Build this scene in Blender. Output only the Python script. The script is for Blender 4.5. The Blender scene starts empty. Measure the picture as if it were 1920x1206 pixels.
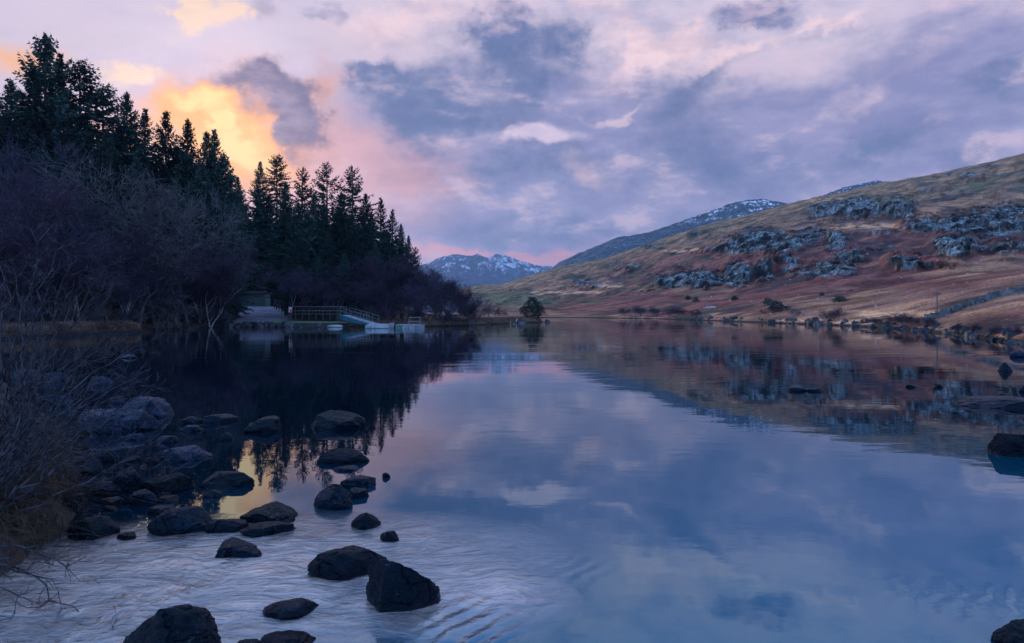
import bpy, math, random
import numpy as np
from mathutils import Vector
R = math.radians
scene = bpy.context.scene
COL = scene.collection
FX, CX, HY, CZ = 1280.0, 960.0, 588.0, 1.7      # lens in photo pixels, horizon row, eye height

# ------------------------------------------------------------------ camera
cd = bpy.data.cameras.new("camera"); cam = bpy.data.objects.new("camera", cd); COL.objects.link(cam)
cd.lens = 24.0; cd.sensor_width = 36.0; cd.sensor_fit = 'HORIZONTAL'
cd.shift_y = -(603 - HY) / 1920.0
cd.clip_start = 0.05; cd.clip_end = 30000
cam.location = (0, 0, CZ); cam.rotation_euler = (R(90), 0, 0)
scene.camera = cam
scene.view_settings.view_transform = 'Standard'
scene.view_settings.look = 'None'
scene.view_settings.exposure = 0.25
scene.view_settings.gamma = 1.0

def lin(r, g, b):
    f = lambda c: (c / 255 / 12.92) if c / 255 <= 0.04045 else ((c / 255 + 0.055) / 1.055) ** 2.4
    return (f(r), f(g), f(b), 1)

# ------------------------------------------------------------------ node helper
class NT:
    def __init__(s, nt): s.nt = nt
    def n(s, t, **kw):
        nd = s.nt.nodes.new(t)
        for k, v in kw.items(): setattr(nd, k, v)
        return nd
    def l(s, a, b): s.nt.links.new(a, b)
    def put(s, inp, v):
        if isinstance(v, bpy.types.NodeSocket): s.l(v, inp)
        else: inp.default_value = v
    def m(s, op, a, b=None, c=None, clamp=False):
        nd = s.n('ShaderNodeMath', operation=op, use_clamp=clamp)
        for i, v in enumerate((a, b, c)):
            if v is not None: s.put(nd.inputs[i], v)
        return nd.outputs[0]
    def vm(s, op, a, b=None, sc=None):
        nd = s.n('ShaderNodeVectorMath', operation=op)
        s.put(nd.inputs[0], a)
        if b is not None: s.put(nd.inputs[1], b)
        if sc is not None: s.put(nd.inputs['Scale'], sc)
        return nd.outputs['Value'] if op in ('LENGTH', 'DOT_PRODUCT') else nd.outputs['Vector']
    def noise(s, vec, scale, detail=4, rough=.5, dist=0, col=False):
        nd = s.n('ShaderNodeTexNoise')
        s.put(nd.inputs['Vector'], vec)
        nd.inputs['Scale'].default_value = scale; nd.inputs['Detail'].default_value = detail
        nd.inputs['Roughness'].default_value = rough; nd.inputs['Distortion'].default_value = dist
        return nd.outputs['Color' if col else 'Fac']
    def mr(s, v, a, b, c=0., d=1., smooth=True):
        nd = s.n('ShaderNodeMapRange', interpolation_type='SMOOTHSTEP' if smooth else 'LINEAR')
        s.put(nd.inputs['Value'], v)
        for k, x in zip(('From Min', 'From Max', 'To Min', 'To Max'), (a, b, c, d)): s.put(nd.inputs[k], x)
        return nd.outputs[0]
    def mix(s, f, a, b, blend='MIX'):
        nd = s.n('ShaderNodeMix', data_type='RGBA', blend_type=blend)
        s.put(nd.inputs[0], f); s.put(nd.inputs[6], a); s.put(nd.inputs[7], b)
        return nd.outputs[2]
    def mapping(s, vec, loc=(0, 0, 0), rot=(0, 0, 0), sc=(1, 1, 1), typ='POINT'):
        nd = s.n('ShaderNodeMapping', vector_type=typ)
        s.put(nd.inputs['Vector'], vec)
        nd.inputs['Location'].default_value = loc; nd.inputs['Rotation'].default_value = rot; nd.inputs['Scale'].default_value = sc
        return nd.outputs[0]

# ------------------------------------------------------------------ sky (world)
SUN = Vector((-0.535, 1.0, 0.17)).normalized()
world = bpy.data.worlds.new("World"); scene.world = world; world.use_nodes = True
wt = NT(world.node_tree); world.node_tree.nodes.clear()
def build_sky():
    N = wt
    d = N.n('ShaderNodeTexCoord').outputs['Generated']
    sep = N.n('ShaderNodeSeparateXYZ'); N.l(d, sep.inputs[0]); x, y, z = sep.outputs
    yy = N.m('MAXIMUM', y, 0.06)
    u = N.m('DIVIDE', x, yy); v = N.m('DIVIDE', N.m('MAXIMUM', z, 0.0), yy)
    comb = N.n('ShaderNodeCombineXYZ'); N.l(u, comb.inputs[0]); N.l(v, comb.inputs[1])
    uv = comb.outputs[0]
    sq = N.mapping(d, sc=(1, 1, 1.25))
    w1 = N.vm('SUBTRACT', N.noise(sq, 5.5, 7, .58, col=True), (.5, .5, .5))
    w2 = N.vm('SUBTRACT', N.noise(sq, 22, 6, .6, col=True), (.5, .5, .5))
    w3 = N.vm('SUBTRACT', N.noise(sq, 70, 5, .6, col=True), (.5, .5, .5))
    wuv = N.vm('ADD', N.vm('ADD', uv, N.vm('SCALE', w1, sc=0.15)), N.vm('ADD', N.vm('SCALE', w2, sc=0.07), N.vm('SCALE', w3, sc=0.012)))
    suv = N.vm('ADD', uv, N.vm('ADD', N.vm('SCALE', w1, sc=0.06), N.vm('SCALE', w2, sc=0.03)))
    f3 = N.noise(N.mapping(d, loc=(9, 2, 4), rot=(0, .35, 0), sc=(1, 1, 2.4)), 9., 9, .62)
    f1 = N.noise(sq, 8.5, 10, .66)
    def sepxy(vec):
        sp = N.n('ShaderNodeSeparateXYZ'); N.l(vec, sp.inputs[0]); return sp.outputs[0], sp.outputs[1]
    wuv = sepxy(wuv); suv = sepxy(suv)
    f2 = N.noise(N.mapping(d, loc=(3, 1, 7), sc=(1, 1, 2.6)), 4.2, 8, .6)
    def blobs(lst, src):
        acc = None
        for b in lst:
            px, py, rx, ry, rot, amp = b
            cx, cy = (px - CX) / FX, (HY - py) / FX; c, sn = math.cos(R(rot)), math.sin(R(rot)); ax, ay = rx / FX, ry / FX
            p = N.m('MULTIPLY_ADD', src[0], c / ax, -(cx * c + cy * sn) / ax); p = N.m('MULTIPLY_ADD', src[1], sn / ax, p)
            q = N.m('MULTIPLY_ADD', src[0], -sn / ay, (cx * sn - cy * c) / ay); q = N.m('MULTIPLY_ADD', src[1], c / ay, q)
            g = N.mr(N.m('SQRT', N.m('MULTIPLY_ADD', p, p, N.m('MULTIPLY', q, q))), 1.35, 0.1, 0, amp)
            acc = g if acc is None else N.m('ADD', acc, g)
        return acc
    # clear background by elevation
    ramp = N.n('ShaderNodeValToRGB'); N.l(N.m('MULTIPLY', v, 1.0), ramp.inputs[0])
    cr = ramp.color_ramp
    stops = [(0.0, (205, 165, 192)), (0.06, (206, 160, 184)), (0.14, (178, 158, 192)), (0.27, (194, 176, 200)), (0.40, (206, 190, 206)), (0.50, (204, 190, 212)), (0.72, (146, 160, 204)), (1.0, (112, 148, 200))]
    cr.elements[0].position = 0; cr.elements[0].color = lin(*stops[0][1])
    cr.elements[1].position = 1; cr.elements[1].color = lin(*stops[-1][1])
    for p, c in stops[1:-1]:
        e = cr.elements.new(p); e.color = lin(*c)
    col = ramp.outputs[0]
    def layer(col, rgb, lst, src, gain=1., noise=None, namp=0., lo=0., hi=1., mx=1.):
        b = blobs(lst, src)
        if noise is not None: b = N.m('ADD', b, N.m('MULTIPLY', N.m('SUBTRACT', noise, .5), N.m('MULTIPLY', N.m('MINIMUM', b, 1.0), namp * 2.8)))
        f = N.mr(b, lo, hi, 0, mx)
        return N.mix(f, col, lin(*rgb) if not isinstance(rgb, bpy.types.NodeSocket) else rgb)
    # broad lilac cloud deck on the right and low in the middle
    col = layer(col, (150, 145, 182), [(1500, 300, 560, 130, 8, 1.), (1700, 170, 380, 170, 25, .9), (1250, 340, 400, 130, 5, 1.), (900, 410, 330, 130, 0, 1.),
        (930, 230, 300, 140, 0, .8), (1850, 130, 240, 170, 0, .6), (760, 250, 200, 130, 0, .6), (1150, 170, 200, 90, 20, .7)], wuv, noise=f2, namp=.55, lo=.05, hi=1.15)
    # blue grey darker cloud bodies
    col = layer(col, (100, 112, 154), [(775, 175, 135, 95, 0, 1.1), (690, 140, 70, 42, 0, .8), (985, 105, 140, 80, -10, 1.), (930, 55, 80, 60, 0, .8), (1065, 60, 60, 45, 0, .7), (960, 195, 120, 85, 0, .9),
        (820, 245, 100, 60, 30, .7), (1190, 150, 100, 45, 0, .6), (1300, 215, 190, 60, 12, .8), (1420, 12, 130, 36, 0, 1.), (1350, 140, 150, 36, 25, .5), (900, 345, 230, 48, 0, .8), (1010, 440, 330, 44, 0, .75),
        (1000, 300, 130, 40, 0, .7), (1600, 300, 330, 60, 10, .6), (1290, 300, 240, 60, 5, .7), (1740, 200, 190, 50, 28, .55), (1900, 150, 100, 80, 0, .7), (600, 12, 56, 26, 0, .7), (1420, 400, 260, 26, 0, .35),
        (1075, 0, 70, 26, 0, .7), (1810, 305, 70, 26, 20, .5), (740, 335, 90, 34, 0, .6)], wuv, noise=f1, namp=.85, lo=.10, hi=1.25)
    # pale openings and lit rims
    col = layer(col, (240, 208, 212), [(1260, 72, 160, 50, -8, 1.), (1120, 12, 90, 30, 0, .8), (1190, 105, 130, 40, 30, .7), (880, 165, 26, 40, 0, .35), (1130, 208, 80, 18, 15, .7), (1590, 190, 80, 36, 25, .6),
        (1560, 42, 76, 20, 10, .8), (1760, 230, 70, 20, 20, .45), (1835, 278, 50, 24, 25, .65), (1700, 100, 130, 26, 28, .45), (1090, 325, 95, 40, -5, .50), (740, 30, 190, 55, 0, .8), (1290, 130, 70, 24, 0, .5), (1410, 102, 120, 22, 25, .6)], wuv, noise=f1, namp=.85, lo=.15, hi=1.15)
    col = layer(col, (226, 202, 218), [(990, 251, 80, 20, -2, 1.1), (1060, 262, 60, 14, 5, .5)], suv, noise=f1, namp=1.1, lo=.15, hi=1.1)
    # pink wash round the sunset
    col = layer(col, (220, 164, 166), [(590, 290, 240, 110, 0, 1.), (720, 320, 190, 60, 0, .6), (560, 400, 360, 90, 0, .9), (880, 270, 160, 40, 0, .3), (600, 150, 70, 50, 0, .7), (1100, 325, 90, 50, -10, .4), (700, 60, 260, 70, 0, .3)], wuv, noise=f2, namp=.4, lo=.1, hi=1.25, mx=.85)
    col = layer(col, (230, 158, 118), [(420, 240, 230, 140, -10, 1.), (500, 310, 140, 80, 0, .7), (600, 170, 60, 50, 0, .5)], wuv, noise=f2, namp=.4, lo=.0, hi=1.2)
    col = layer(col, (244, 168, 92), [(400, 240, 160, 95, -10, 1.1), (330, 190, 80, 50, 0, .6), (465, 290, 110, 60, 0, .9), (20, 115, 110, 36, 0, .9), (160, 240, 190, 60, 0, .5)], wuv, noise=f1, namp=.4, lo=.05, hi=1.2)
    col = layer(col, (240, 206, 184), [(230, 132, 100, 26, -8, .9), (200, 150, 70, 22, 0, .7), (375, 30, 75, 50, 0, 1.), (330, 8, 60, 22, 0, .8), (440, 14, 40, 28, 0, .6)], wuv, noise=f1, namp=.9, lo=.12, hi=1.)
    col = layer(col, (112, 100, 128), [(525, 190, 95, 68, 0, 1.2), (440, 150, 115, 32, -4, 1.1), (565, 245, 48, 85, 15, 1.), (495, 10, 44, 36, 0, .6), (600, 280, 60, 50, 0, .6)], wuv, noise=f1, namp=.7, lo=.0, hi=1.5)
    col = layer(col, (255, 206, 132), [(418, 236, 34, 18, 0, 1.1), (395, 205, 90, 28, -20, .6), (470, 290, 90, 30, -10, .7), (340, 190, 60, 30, 0, .5), (400, 265, 100, 40, 0, .5)], wuv, noise=f3, namp=.7, lo=.1, hi=1.1)
    # horizon strip
    col = layer(col, (228, 156, 166), [(850, 480, 150, 18, -4, 1.1), (1010, 488, 100, 14, 0, 1.2)], suv, noise=f2, namp=.3, lo=.1, hi=.9)
    # cloud texture everywhere: soft light and shade between billows
    bodyf = N.m('MULTIPLY', N.mr(u, -.35, -.05, .35, 1.), N.mr(v, .0, .10, .35, 1.))
    col = N.mix(N.m('MULTIPLY', N.mr(f3, .46, .64), N.m('MULTIPLY', bodyf, .62)), col, N.mix(1., col, (.60, .67, .80, 1), 'MULTIPLY'))
    col = N.mix(N.m('MULTIPLY', N.mr(f3, .50, .33), N.m('MULTIPLY', bodyf, .58)), col, lin(222, 194, 208))
    # sunset glow; unseen sky overhead and behind the viewer brightened as added fill light
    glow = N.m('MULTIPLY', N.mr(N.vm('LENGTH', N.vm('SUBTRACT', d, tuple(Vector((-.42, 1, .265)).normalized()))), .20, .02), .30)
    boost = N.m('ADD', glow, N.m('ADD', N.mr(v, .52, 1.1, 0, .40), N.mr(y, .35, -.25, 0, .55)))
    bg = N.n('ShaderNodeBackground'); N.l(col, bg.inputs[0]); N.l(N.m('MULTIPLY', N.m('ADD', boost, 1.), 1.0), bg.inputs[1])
    sky = N.n('ShaderNodeTexSky', sky_type='NISHITA'); sky.sun_disc = False
    sky.sun_elevation = math.asin(SUN.z); sky.sun_rotation = math.atan2(SUN.x, SUN.y)
    bg2 = N.n('ShaderNodeBackground'); N.l(sky.outputs[0], bg2.inputs[0]); bg2.inputs[1].default_value = 0.006
    add = N.n('ShaderNodeAddShader'); N.l(bg.outputs[0], add.inputs[0]); N.l(bg2.outputs[0], add.inputs[1])
    out = N.n('ShaderNodeOutputWorld'); N.l(add.outputs[0], out.inputs[0])
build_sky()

# ------------------------------------------------------------------ sun, behind the clouds over the wood
ld = bpy.data.lights.new("sun", 'SUN'); ld.energy = 2.0; ld.angle = R(10); ld.color = (1.0, .74, .48)
sun = bpy.data.objects.new("sun", ld); COL.objects.link(sun)
sun.rotation_euler = SUN.to_track_quat('Z', 'Y').to_euler()

# ------------------------------------------------------------------ numpy helpers
def h3(ix, iy, iz, s):
    n = (ix.astype(np.int64) * 73856093) ^ (iy.astype(np.int64) * 19349663) ^ (iz.astype(np.int64) * 83492791) ^ (s * 2654435)
    n = (n & 0x7fffffff); n = (n ^ (n >> 13)) * 1274126177 & 0x7fffffff; n = (n ^ (n >> 16)) * 668265263 & 0x7fffffff
    return (n & 0xffff) / 65535.0
def vn(P, s=0):
    P = np.asarray(P, float); f = np.floor(P); t = P - f; t = t * t * (3 - 2 * t); i = f.astype(np.int64)
    out = 0
    for a in (0, 1):
        for b in (0, 1):
            for c in (0, 1):
                w = (t[..., 0] if a else 1 - t[..., 0]) * (t[..., 1] if b else 1 - t[..., 1]) * (t[..., 2] if c else 1 - t[..., 2])
                out = out + w * h3(i[..., 0] + a, i[..., 1] + b, i[..., 2] + c, s)
    return out
def fbm(P, o=4, s=0, g=.5):
    P = np.asarray(P, float); v = 0; a = 1; t = 0
    for k in range(o):
        v = v + a * vn(P * 2 ** k + 17.3 * k, s + k); t += a; a *= g
    return v / t
def st3(x, y, z): return np.stack([x, y, z + 0 * x], -1)
def sstep(a, b, x): t = np.clip((x - a) / (b - a), 0, 1); return t * t * (3 - 2 * t)

def mesh_np(name, V, Fs, smooth=True):
    me = bpy.data.meshes.new(name)
    V = np.asarray(V, np.float32).reshape(-1, 3)
    if isinstance(Fs, np.ndarray): Fs = [Fs]
    Fs = [np.asarray(f) for f in Fs if len(f)]
    me.vertices.add(len(V)); me.vertices.foreach_set('co', V.ravel())
    nl = sum(f.size for f in Fs); npz = sum(len(f) for f in Fs)
    me.loops.add(nl); me.polygons.add(npz)
    me.loops.foreach_set('vertex_index', np.concatenate([f.ravel() for f in Fs]).astype(np.int32))
    tot = np.concatenate([np.full(len(f), f.shape[1]) for f in Fs]); st = np.concatenate([[0], np.cumsum(tot)[:-1]])
    me.polygons.foreach_set('loop_start', st.astype(np.int32)); me.polygons.foreach_set('loop_total', tot.astype(np.int32))
    me.polygons.foreach_set('use_smooth', np.full(npz, smooth))
    me.update(calc_edges=True); me.validate()
    return me
def add_col(me, C):
    a = me.color_attributes.new('Col', 'FLOAT_COLOR', 'POINT')
    a.data.foreach_set('color', np.asarray(C, np.float32).ravel())
def grid_faces(m, n):
    i = np.arange(m * n).reshape(m, n)
    return np.stack([i[:-1, :-1], i[:-1, 1:], i[1:, 1:], i[1:, :-1]], -1).reshape(-1, 4)
def obj(name, me, mat=None, parent=None, loc=None):
    o = bpy.data.objects.new(name, me); COL.objects.link(o)
    if mat and me and not me.materials: me.materials.append(mat)
    if parent: o.parent = parent
    if loc is not None: o.location = loc
    return o
def tag(o, label, cat, group=None):
    o['label'] = label; o['category'] = cat
    if group: o['group'] = group
    return o
def thing(name, label, cat, loc=(0, 0, 0), rz=0, group=None):
    o = bpy.data.objects.new(name, None); COL.objects.link(o); o.location = loc; o.rotation_euler = (0, 0, rz)
    o.empty_display_size = .3
    return tag(o, label, cat, group)
def kind(o, k='structure'): o['kind'] = k; return o
def tubes(P0, P1, r0, r1, s=3):
    P0 = np.asarray(P0, float); P1 = np.asarray(P1, float); n = len(P0)
    r0 = np.broadcast_to(r0, n); r1 = np.broadcast_to(r1, n)
    d = P1 - P0; L = np.linalg.norm(d, axis=1, keepdims=True) + 1e-9; d = d / L
    up = np.where(np.abs(d[:, 2:3]) > .9, [[1., 0, 0]], [[0, 0, 1.]])
    a = np.cross(d, up); a /= np.linalg.norm(a, axis=1, keepdims=True); b = np.cross(d, a)
    th = np.arange(s) * 2 * np.pi / s
    ring = a[:, None] * np.cos(th)[None, :, None] + b[:, None] * np.sin(th)[None, :, None]
    V = np.concatenate([P0[:, None] + ring * r0[:, None, None], P1[:, None] + ring * r1[:, None, None]], 1)
    k = np.arange(s); k2 = (k + 1) % s
    F = np.stack([k, k2, k2 + s, k + s], -1)[None] + (np.arange(n) * 2 * s)[:, None, None]
    return V.reshape(-1, 3), F.reshape(-1, 4)
class MB:
    def __init__(s): s.V = []; s.F = []; s.n = 0
    def add(s, V, F):
        V = np.asarray(V, float).reshape(-1, 3); s.V.append(V); s.F.append(np.asarray(F) + s.n); s.n += len(V)
    def box(s, c, size, rz=0, M=None):
        x, y, z = [q / 2 for q in size]
        V = np.array([[-x, -y, -z], [x, -y, -z], [x, y, -z], [-x, y, -z], [-x, -y, z], [x, -y, z], [x, y, z], [-x, y, z]])
        if rz: cs, sn = math.cos(rz), math.sin(rz); V = np.stack([V[:, 0] * cs - V[:, 1] * sn, V[:, 0] * sn + V[:, 1] * cs, V[:, 2]], -1)
        s.add(V + np.array(c), np.array([[3, 2, 1, 0], [4, 5, 6, 7], [0, 1, 5, 4], [1, 2, 6, 5], [2, 3, 7, 6], [3, 0, 4, 7]]))
    def beam(s, a, b, w, h):          # box beam between two points
        a = np.array(a, float); b = np.array(b, float); d = b - a; d /= np.linalg.norm(d)
        up = np.array([0, 0, 1.]) if abs(d[2]) < .9 else np.array([1., 0, 0])
        sd = np.cross(d, up); sd /= np.linalg.norm(sd); u2 = np.cross(sd, d)
        V = [p + sd * i * w / 2 + u2 * j * h / 2 for p in (a, b) for i, j in ((-1, -1), (1, -1), (1, 1), (-1, 1))]
        s.add(V, np.array([[0, 1, 2, 3], [7, 6, 5, 4], [0, 4, 5, 1], [1, 5, 6, 2], [2, 6, 7, 3], [3, 7, 4, 0]]))
    def tube(s, a, b, r, sides=8): s.add(*tubes([a], [b], r, r, sides))
    def build(s, name, mat, parent=None, smooth=False, loc=None):
        return obj(name, mesh_np(name, np.concatenate(s.V), s.F, smooth), mat, parent, loc)
def P(px, py, Y): return np.array([(px - CX) / FX * Y, Y, CZ + (HY - py) / FX * Y])
def W(px, py):
    Y = CZ * FX / (py - HY); return np.array([(px - CX) / FX * Y, Y])

# ------------------------------------------------------------------ materials
def new_mat(name):
    m = bpy.data.materials.new(name); m.use_nodes = True
    nt = NT(m.node_tree); b = m.node_tree.nodes['Principled BSDF']; return m, nt, b
def simple(name, c1, c2, scale=8, rough=.8, bump=0., spec=.3, objrand=0., stretch=(1, 1, 1), metal=0., lo=.35, hi=.65, bscale=3):
    m, N, b = new_mat(name)
    tc = N.n('ShaderNodeTexCoord').outputs['Object']
    v = N.mapping(tc, sc=stretch)
    f = N.noise(v, scale, 6, .6)
    c = N.mix(N.mr(f, lo, hi), (*c1, 1), (*c2, 1))
    if objrand:
        r = N.n('ShaderNodeObjectInfo').outputs['Random']
        c = N.mix(1.0, c, N.mr(r, 0, 1, 1 - objrand, 1 + objrand, False), 'MULTIPLY')
    N.l(c, b.inputs['Base Color']); b.inputs['Roughness'].default_value = rough
    b.inputs['Specular IOR Level'].default_value = spec; b.inputs['Metallic'].default_value = metal
    if bump:
        bn = N.n('ShaderNodeBump'); bn.inputs['Strength'].default_value = bump; bn.inputs['Distance'].default_value = .03
        N.l(N.noise(v, scale * bscale, 6, .65), bn.inputs['Height']); N.l(bn.outputs[0], b.inputs['Normal'])
    return m
M = {}
M['needles'] = simple('needles', (.013, .038, .044), (.034, .074, .062), 1.2, .9, spec=.05, objrand=.55)
M['conifer_bark'] = simple('conifer_bark', (.05, .045, .045), (.11, .10, .10), 3, .9, objrand=.3)
M['twigs'] = simple('twigs', (.038, .032, .054), (.072, .056, .088), 1.0, .9, spec=.1, objrand=.35)
M['twigs_blue'] = simple('twigs_blue', (.040, .048, .090), (.072, .078, .125), 1.0, .9, spec=.1, objrand=.25)
M['twigs_pale'] = simple('twigs_pale', (.07, .078, .088), (.15, .158, .172), 1.5, .9, spec=.1, objrand=.2)
M['twigs_brown'] = simple('twigs_brown', (.055, .052, .07), (.11, .095, .11), 1.0, .9, spec=.1, objrand=.3)
M['bark'] = simple('bark', (.06, .058, .07), (.13, .12, .14), 4, .9, objrand=.3)
M['birch_bark'] = simple('birch_bark', (.10, .10, .11), (.36, .35, .37), 3, .8, stretch=(1, 1, 2.5))
M['shrub_bark'] = simple('shrub_bark', (.014, .016, .023), (.085, .09, .11), 14, .8, spec=.1)
M['grass_bank'] = simple('grass_bank', (.018, .014, .012), (.07, .048, .036), 5, .9, bump=.6)
M['grass_dry'] = simple('grass_dry', (.20, .14, .10), (.36, .27, .18), .4, .9, spec=.1)
M['grass_dull'] = simple('grass_dull', (.07, .05, .04), (.24, .165, .115), .5, .9, spec=.1)
M['grass_brown'] = simple('grass_brown', (.022, .017, .015), (.11, .078, .058), 3, .9, spec=.1)
M['wood_dark'] = simple('wood_dark', (.03, .032, .04), (.08, .075, .08), 3, .8, stretch=(1, 6, 6))
M['wood_grey'] = simple('wood_grey', (.07, .08, .095), (.14, .145, .165), 3, .75)
M['galv'] = simple('galv', (.17, .22, .25), (.30, .35, .37), 9, .45, metal=.5)
M['teal_paint'] = simple('teal_paint', (.02, .16, .21), (.035, .24, .29), 2, .5, spec=.4)
M['white_grp'] = simple('white_grp', (.18, .24, .28), (.34, .40, .43), 2, .5, spec=.4)
M['white_deck'] = simple('white_deck', (.24, .24, .29), (.42, .42, .46), 3, .7)
M['green_paint'] = simple('green_paint', (.05, .17, .15), (.08, .24, .2), 3, .6)
M['shed_green'] = simple('shed_green', (.06, .11, .11), (.09, .15, .14), 1.2, .7, stretch=(1, 1, .3))
M['shed_roof'] = simple('shed_roof', (.1, .12, .12), (.16, .18, .18), 2, .7)
M['sign_white'] = simple('sign_white', (.7, .7, .72), (.8, .8, .8), 6, .5)
M['sign_red'] = simple('sign_red', (.6, .05, .09), (.7, .08, .12), 6, .5)
M['pink_paint'] = simple('pink_paint', (.6, .25, .4), (.7, .33, .46), 5, .5)
M['concrete'] = simple('concrete', (.12, .135, .19), (.24, .235, .30), .5, .8, bump=.2)
M['algae'] = simple('algae', (.07, .12, .08), (.15, .22, .12), .8, .8)
M['shore_stone'] = simple('shore_stone', (.022, .028, .036), (.12, .13, .15), .9, .6, objrand=.6, lo=.45, hi=.7)
M['hill_stone'] = simple('hill_stone', (.20, .23, .26), (.45, .47, .5), 1.2, .8, objrand=.4)
M['wall_stone'] = simple('wall_stone', (.07, .085, .095), (.22, .24, .26), 1.2, .85, bump=.7)

def rock_mat(name, dark, mid, light, wet=.35, moss=0.):
    m, N, b = new_mat(name)
    tc = N.n('ShaderNodeTexCoord').outputs['Object']
    r = N.n('ShaderNodeObjectInfo').outputs['Random']
    cc = N.n('ShaderNodeCombineXYZ'); N.l(N.m('MULTIPLY', r, 37.), cc.inputs[0])
    v = N.vm('ADD', tc, cc.outputs[0])
    n1 = N.noise(v, 4.5, 7, .62); n2 = N.noise(v, 19, 6, .7); n3 = N.noise(v, 60, 3, .6)
    c = N.mix(N.mr(n1, .38, .66), (*dark, 1), (*mid, 1))
    c = N.mix(N.mr(n2, .56, .72, 0, .7), c, (*light, 1))
    c = N.mix(N.mr(n3, .60, .7, 0, .35), c, (*light, 1))
    if moss:
        geo = N.n('ShaderNodeNewGeometry'); sp = N.n('ShaderNodeSeparateXYZ'); N.l(geo.outputs['Normal'], sp.inputs[0])
        mk = N.m('MULTIPLY', N.mr(sp.outputs[2], .3, .9), N.mr(N.noise(v, 7, 5, .6), .42, .58))
        c = N.mix(N.m('MULTIPLY', mk, moss), c, (.045, .055, .018, 1))
    vo = N.n('ShaderNodeTexVoronoi', feature='DISTANCE_TO_EDGE'); vo.inputs['Scale'].default_value = 3.2
    N.l(N.vm('ADD', v, N.vm('SCALE', N.noise(v, 3., 3, .6, col=True), sc=.5)), vo.inputs['Vector']); crack = N.mr(vo.outputs['Distance'], .0, .035)
    c = N.mix(crack, N.mix(1., c, (.25, .25, .3, 1), 'MULTIPLY'), c)
    so = N.n('ShaderNodeSeparateXYZ'); N.l(N.n('ShaderNodeNewGeometry').outputs['Position'], so.inputs[0])
    dry = N.mr(N.m('ADD', so.outputs[2], N.m('MULTIPLY', N.m('SUBTRACT', n1, .5), .05)), .015, .05)
    c = N.mix(dry, N.mix(1., c, (.35, .35, .4, 1), 'MULTIPLY'), c)
    lic = N.mr(N.noise(v, 34, 4, .6), .66, .70); c = N.mix(N.m('MULTIPLY', N.m('MULTIPLY', lic, dry), .55), c, (.13, .14, .15, 1))
    N.l(c, b.inputs['Base Color'])
    N.l(N.m('MULTIPLY', N.mr(n2, .35, .7, wet, wet + .3), N.mr(dry, 0, 1, .35, 1., False)), b.inputs['Roughness'])
    b.inputs['Specular IOR Level'].default_value = .30; b.inputs['Specular Tint'].default_value = (.25, .60, 1, 1)
    bn = N.n('ShaderNodeBump'); bn.inputs['Strength'].default_value = 1.; bn.inputs['Distance'].default_value = .030
    N.l(N.m('ADD', N.m('ADD', N.m('MULTIPLY', n1, .8), n2), N.m('MULTIPLY_ADD', crack, .6, N.m('MULTIPLY', n3, .4))), bn.inputs['Height']); N.l(bn.outputs[0], b.inputs['Normal'])
    return m
M['rock_dark'] = rock_mat('rock_dark', (.0015, .0022, .004), (.0035, .0055, .009), (.020, .026, .036), .26, .12)
M['rock_mid'] = rock_mat('rock_mid', (.002, .004, .009), (.006, .012, .024), (.030, .044, .070), .22)
M['rock_pale'] = rock_mat('rock_pale', (.010, .016, .034), (.030, .042, .078), (.13, .145, .22), .20)
M['rock_black'] = rock_mat('rock_black', (.004, .004, .005), (.009, .009, .011), (.018, .018, .02), .6)

def hill_mat(name, fine=.5, bumpd=.8):
    m, N, b = new_mat(name)
    at = N.n('ShaderNodeAttribute'); at.attribute_name = 'Col'
    pos = N.n('ShaderNodeNewGeometry').outputs['Position']
    n1 = N.noise(pos, fine, 8, .68); n2 = N.noise(N.mapping(pos, sc=(1, 1, .22)), fine * 1.2, 7, .7)
    rk = at.outputs['Alpha']
    c = N.mix(1., at.outputs['Color'], N.mr(n1, .3, .7, .62, 1.4, False), 'MULTIPLY')
    n3 = N.noise(pos, fine * 5, 5, .7); c = N.mix(1., c, N.mr(n3, .38, .62, .42, 1.6, False), 'MULTIPLY'); c = N.mix(N.mr(N.noise(pos, fine * 2.2, 5, .7), .57, .64, 0, .6), c, N.mix(1., c, (.35, .34, .40, 1), 'MULTIPLY'))
    c2 = N.mix(1., at.outputs['Color'], N.mr(n2, .38, .62, .22, 1.75), 'MULTIPLY')
    c = N.mix(rk, c, c2)
    N.l(c, b.inputs['Base Color']); b.inputs['Roughness'].default_value = .95; b.inputs['Specular IOR Level'].default_value = .08
    bn = N.n('ShaderNodeBump'); bn.inputs['Distance'].default_value = bumpd; N.l(N.mr(rk, 0, 1, .35, .9, False), bn.inputs['Strength'])
    N.l(N.mix(rk, n1, n2), bn.inputs['Height']); N.l(bn.outputs[0], b.inputs['Normal'])
    return m

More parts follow.
